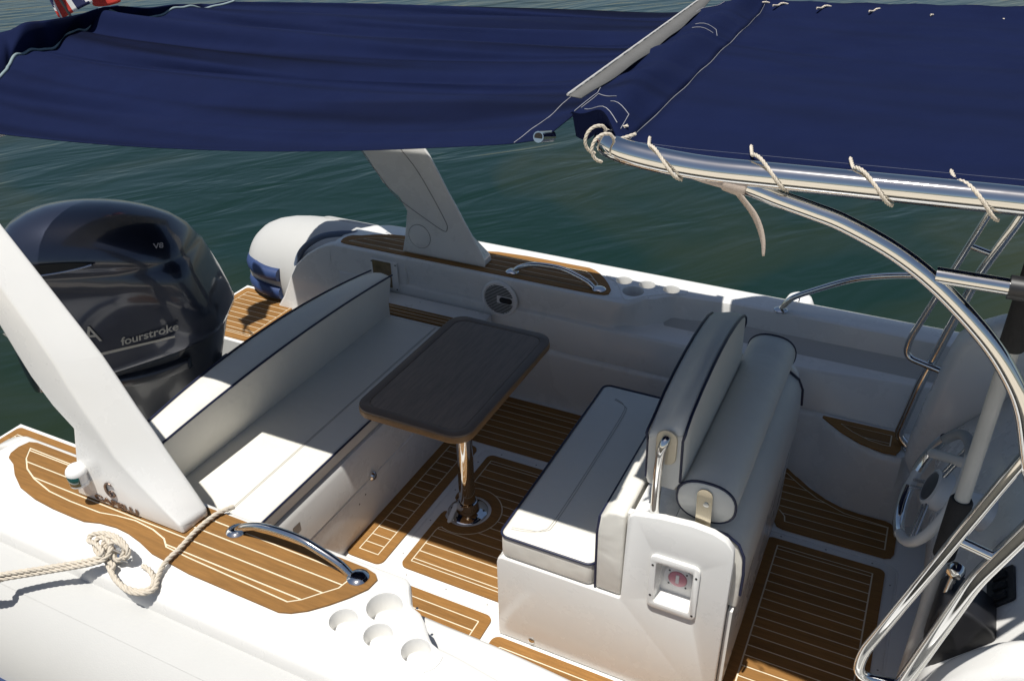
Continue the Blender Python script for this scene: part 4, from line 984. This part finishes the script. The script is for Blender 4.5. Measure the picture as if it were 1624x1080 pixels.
# flap from the seam over the cross tube towards the aft awning
bm = bmesh.new(); G = []; NF = 14
ea, eb = PZ(893, 183, 1.925), PZ(1138, 12, 1.925)
for k in range(NF+1):
    t = k/NF; row = []
    for j in range(NYy+1):
        s = j/NYy; a = FG[0][j]; ys = lerp(-.700, .715, s)
        ov = .035*max(0, min(1, (s-.10)/.12))*max(0, min(1, (.93-s)/.06))
        b_ = Vector((lerp(-.672, -.715, s)-ov, lerp(-.690, .735, s), 1.922+.003*math.sin(s*17)))
        pnt = a.lerp(b_, t); hump = math.exp(-((t-.45)/.30)**2)
        pnt.z += .030*hump+.006*math.sin(s*26+t*4)*t*(1-t)*4*.8+.004*math.sin(s*61)*t*(1-t)*2
        if j == 0: pnt.y += .022*math.sin(math.pi*t)
        row.append(bm.verts.new(pnt))
    G.append(row)
FL = [[v.co.copy() for v in row] for row in G]
for k in range(NF):
    for j in range(NYy): bm.faces.new((G[k][j], G[k+1][j], G[k+1][j+1], G[k][j+1]))
q = from_bm('end_flap', bm, canvas_loose, fa, 0); at(q, fa); q.data.polygons.foreach_set('use_smooth', [True]*len(q.data.polygons))
sm = q.modifiers.new('thickness', 'SOLIDIFY'); sm.thickness = .0022; sm.offset = 0
bm = bmesh.new(); A_, B_ = [], []
for k in range(NF+1):
    v = FL[k][0]; A_.append(bm.verts.new(v+Vector((0, .004, -.001)))); B_.append(bm.verts.new((v.x, v.y+.03, v.z-.012-.05*(k/NF)**.6-.006*math.sin(k*.7))))
for k in range(NF): bm.faces.new((A_[k], A_[k+1], B_[k+1], B_[k]))
q = from_bm('flap_valance', bm, canvas_loose, fa, 0); at(q, fa); sm = q.modifiers.new('thickness', 'SOLIDIFY'); sm.thickness = .002
def line_on(pts, r=.0008, m=None, name='seam_stitching'):
    bm = bmesh.new(); add_tube(bm, pts, r, 6); o = from_bm(name, bm, m or whitethread, fa, 60); at(o, fa); return o
line_on([v+Vector((.0, 0, .002)) for v in FG[0]], .0013)
line_on([v+Vector((.006, 0, .002)) for v in FL[NF]], .0009)
line_on([FL[NF-1][j]+Vector((0, 0, .002)) for j in range(1, 5)]+[FL[k][4]+Vector((0, 0, .0025)) for k in range(NF-1, 7, -1)])
line_on([FL[k][1]+Vector((0, 0, .002)) for k in range(NF-2, 2, -1)]); line_on([FL[k][3]+Vector((0, 0, .0022)) for k in range(8, 2, -1)]+[FL[2][1]+Vector((0, 0, .002))])
line_on([FL[k][26]+Vector((0, 0, .002)) for k in range(9, 3, -1)]+[FL[3][25]+Vector((0, 0, .002))]); line_on([FL[k][25]+Vector((0, 0, .002)) for k in range(9, 3, -1)])
line_on([FG[i][1]+Vector((0, 0, .0015)) for i in range(NX)], .0004, mat('thread_dim', (.12, .13, .18), .8))
# lacing cords round the hoop
def lacing(x, s, zc=None):
    zc = zc if zc is not None else (TZc+(.002 if x > -.3 else -.006)); r_ = TR+.004
    P = [(x-.050, s*(TY-.050), zc+.028)]
    for a, dx in ((125, -.040), (100, -.034), (75, -.022), (45, -.008), (15, .006), (-15, .018), (-45, .028), (-80, .036)):
        P.append((x+dx, s*(TY+r_*math.cos(R(a))), zc+r_*math.sin(R(a))))
    o = rope('lacing_cord', P, .0035, rope_m, fa, 6); at(o, fa)
for px_ in (1052, 1220, 1388, 1562, 1700): lacing(PY(px_, 285, -.80).x, -1)
for xx in (-.56, -.50, -.36, -.20, -.02, .18): lacing(xx, 1, 1.889)
for (x, y0, x1) in ((-.592, -.745, -.575), (-.560, -.79, -.55)):
    P = []
    for a in (150, 110, 70, 30, -10, -50, -80): P.append((x-.0-.012*(a < 0), y0-.010+.0*a, 1.893) if False else (x-(TR+.004)*math.cos(R(a))*.7, y0-(TR+.004)*math.cos(R(a))*.7, 1.890+(TR+.004)*math.sin(R(a))))
    P = [(x+.05, y0+.035, 1.914)]+P
    o = rope('lacing_cord', P, .0035, rope_m, fa, 6); at(o, fa)
# ------------------------------------------------------------------ webbing strap on the brace
stp = thing('webbing_strap', 'beige webbing strap wrapped round the steel brace, its loose tail hanging down', 'strap', tuple(arc[0]))
bd = (arc[1]-arc[0]).normalized()
for a, b_, rr in ((-.055, -.012, .017), (-.014, .030, .0225)):
    q = tube('strap_wrap', [arc[0]+bd*a, arc[0]+bd*(a+.003), arc[0]+bd*(b_-.003), arc[0]+bd*b_], [rr*.9, rr, rr, rr*.9], strap_m, stp, 16, 2, spline=False); at(q, stp)
tail = [PY(x, y, -.80) for x, y in ((1166, 300), (1180, 318), (1193, 335), (1202, 352), (1208, 370), (1211, 388), (1211, 406))]
tail = cat_rom(tail, 5); bm = bmesh.new(); rows = []
for i, q in enumerate(tail):
    t = i/(len(tail)-1); hw = .012*(1-t)+.0022
    dv = Vector((math.cos(.8-t*.6), -math.sin(.8-t*.6), .15)); rows.append([bm.verts.new(q-dv*hw), bm.verts.new(q+dv*hw)])
for A, B in zip(rows, rows[1:]): bm.faces.new((A[0], A[1], B[1], B[0]))
q = from_bm('strap_tail', bm, strap_m, stp, 60); at(q, stp); sm = q.modifiers.new('thickness', 'SOLIDIFY'); sm.thickness = .0018
q = tube('strap_lead', [PY(1082, 272, -.80), PY(1120, 285, -.80), PY(1160, 296, -.80)], .008, strap_m, stp, 8, 4); at(q, stp)
# ------------------------------------------------------------------ ropes on the starboard gunwale
RG = .0078
def gp(x, y, z): return PZ(x, y, z)
mr_ = thing('mooring_rope', 'cream laid mooring rope with a thick knot made fast on the starboard gunwale', 'rope', tuple(gp(180, 880, GZ)))
def addrope(pts, r=RG):
    o = rope('rope_strand', pts, r, rope_m, mr_, 10); at(o, mr_); return o
addrope([Vector((-3.9, -2.04, .80)), Vector((-3.75, -1.98, .80)), Vector((-3.1, -1.70, .68)), gp(-60, 921, .615), gp(0, 911, 0.618), (gp(80, 899, 0.63)), gp(150, 886, 0.655), gp(163, 876, 0.675), gp(152, 862, 0.672), gp(141, 857, 0.66), gp(145, 848, 0.672), gp(165, 845, 0.685), gp(188, 853, 0.69), gp(203, 872, 0.68), gp(199, 884, 0.655), gp(183, 876, 0.645), gp(172, 862, 0.66), gp(166, 874, 0.655), gp(172, 897, 0.632), gp(181, 914, 0.6285), gp(196, 930, 0.6285), gp(222, 937, 0.6285), gp(240, 931, 0.6285), gp(244, 917, 0.6285), gp(236, 903, 0.6285), gp(226, 897, 0.6285)])
addrope([Vector((-3.9, -2.07, .80)), Vector((-3.75, -2.01, .80)), Vector((-3.1, -1.73, .665)), gp(-60, 929, .6), gp(0, 918, 0.604), gp(80, 905, 0.62), gp(148, 893, 0.648), gp(168, 884, 0.66), gp(176, 869, 0.672), gp(170, 855, 0.678), gp(157, 852, 0.672), gp(150, 866, 0.655), gp(160, 882, 0.645), gp(180, 896, 0.64), gp(176, 906, 0.6285), gp(186, 922, 0.6285), gp(206, 938, 0.6285), gp(230, 940, 0.6285), gp(246, 932, 0.6285), gp(250, 915, 0.6285), gp(262, 892, 0.634), gp(286, 868, 0.634), gp(312, 840, 0.634), gp(340, 817, 0.634), gp(356, 809, 0.634), gp(372, 803, 0.6285)])
addrope([gp(160, 872, 0.65), gp(172, 850, 0.685), gp(192, 858, 0.69), gp(197, 876, 0.665), gp(186, 888, 0.645), gp(174, 872, 0.665), gp(180, 858, 0.69), gp(196, 866, 0.685), gp(203, 880, 0.652)])
cl = tube('cleat', [gp(172, 872, GZ+.03), gp(188, 881, GZ+.034), gp(206, 887, GZ+.03)], .011, steel, mr_, 12, 4); at(cl, mr_)
q = lathe('cleat_foot', [(.020, -.002), (.018, .006), (.010, .014), (.010, .035)], tuple(gp(190, 886, GZ)), (0, 0, 1), steel, mr_, 16); at(q, mr_)
# fender and cord by the port rail
fd = thing('fender', 'white round topped fender hanging outside the port gunwale, tied by a cord', 'fender', (pr[0].x+.03, 1.30, .30))
q = lathe('fender_body', [(.002, .612), (.025, .607), (.05, .592), (.066, .56), (.070, .51), (.070, .2), (.05, .1), (.01, .08)], (pr[0].x+.05, 1.325, 0), (0, 0, 1), white_plastic, fd, 28); at(q, fd)
cpts = []
for k in range(50):
    a = k*.75; cpts.append((pr[0].x+.008+.028*k/50+.017*math.cos(a)*.6, 1.12+.017*math.sin(a), GZ+.018+.045*k/50+.006*math.cos(a)))
q = rope('fender_cord', cpts, .004, rope_m, fd, 3); at(q, fd)
q = rope('fender_cord', [(pr[0].x+.03, 1.13, GZ+.06), (pr[0].x+.04, 1.2, GZ+.03), (pr[0].x+.05, 1.26, GZ+.012), (pr[0].x+.05, 1.325, .61)], .004, rope_m, fd, 5); at(q, fd)
# ------------------------------------------------------------------ red ensign at the stern
fl = thing('ensign_flag', 'drooping red ensign flag with blue and white crosses behind the aft awning', 'flag', (-2.93, .05, 1.60))
q = tube('flag_staff', [(-2.93, .05, 1.60), (-3.32, .01, 2.36)], .005, black, fl, 12, 2, spline=False); at(q, fl)
bm = bmesh.new(); NUf, NVf = 64, 44; G = []
for i in range(NUf+1):
    u = i/NUf; row = []
    for j in range(NVf+1):
        v = j/NVf
        x = -3.31+.17*v-.06*u+.035*math.sin(u*11+v*2)*u**.5+.015*math.sin(v*5)
        y = .010+.03*v+.36*u+.020*math.sin(u*13+2*v)
        z = 2.33-.04*u-.50*v*(1-.10*u)-.02*math.sin(u*9)*v
        row.append(bm.verts.new((x, y, z)))
    G.append(row)
for i in range(NUf):
    for j in range(NVf):
        f = bm.faces.new((G[i][j], G[i+1][j], G[i+1][j+1], G[i][j+1])); u, v = (i+.5)/NUf, (j+.5)/NVf; mi = 0
        if u < .55 and v > .45:
            a, b_ = u/.55-.5, (v-.45)/.55-.5; mi = 1
            dg = min(abs(a-b_), abs(a+b_))
            if dg < .13: mi = 2
            if dg < .05: mi = 0
            if abs(a) < .16 or abs(b_) < .16: mi = 2
            if abs(a) < .09 or abs(b_) < .09: mi = 0
        f.material_index = mi
q = from_bm('flag_cloth', bm, red_f, fl, 0); q.data.materials.append(blue_f); q.data.materials.append(white_f); at(q, fl)
q.data.polygons.foreach_set('use_smooth', [True]*len(q.data.polygons)); sm = q.modifiers.new('thickness', 'SOLIDIFY'); sm.thickness = .0016
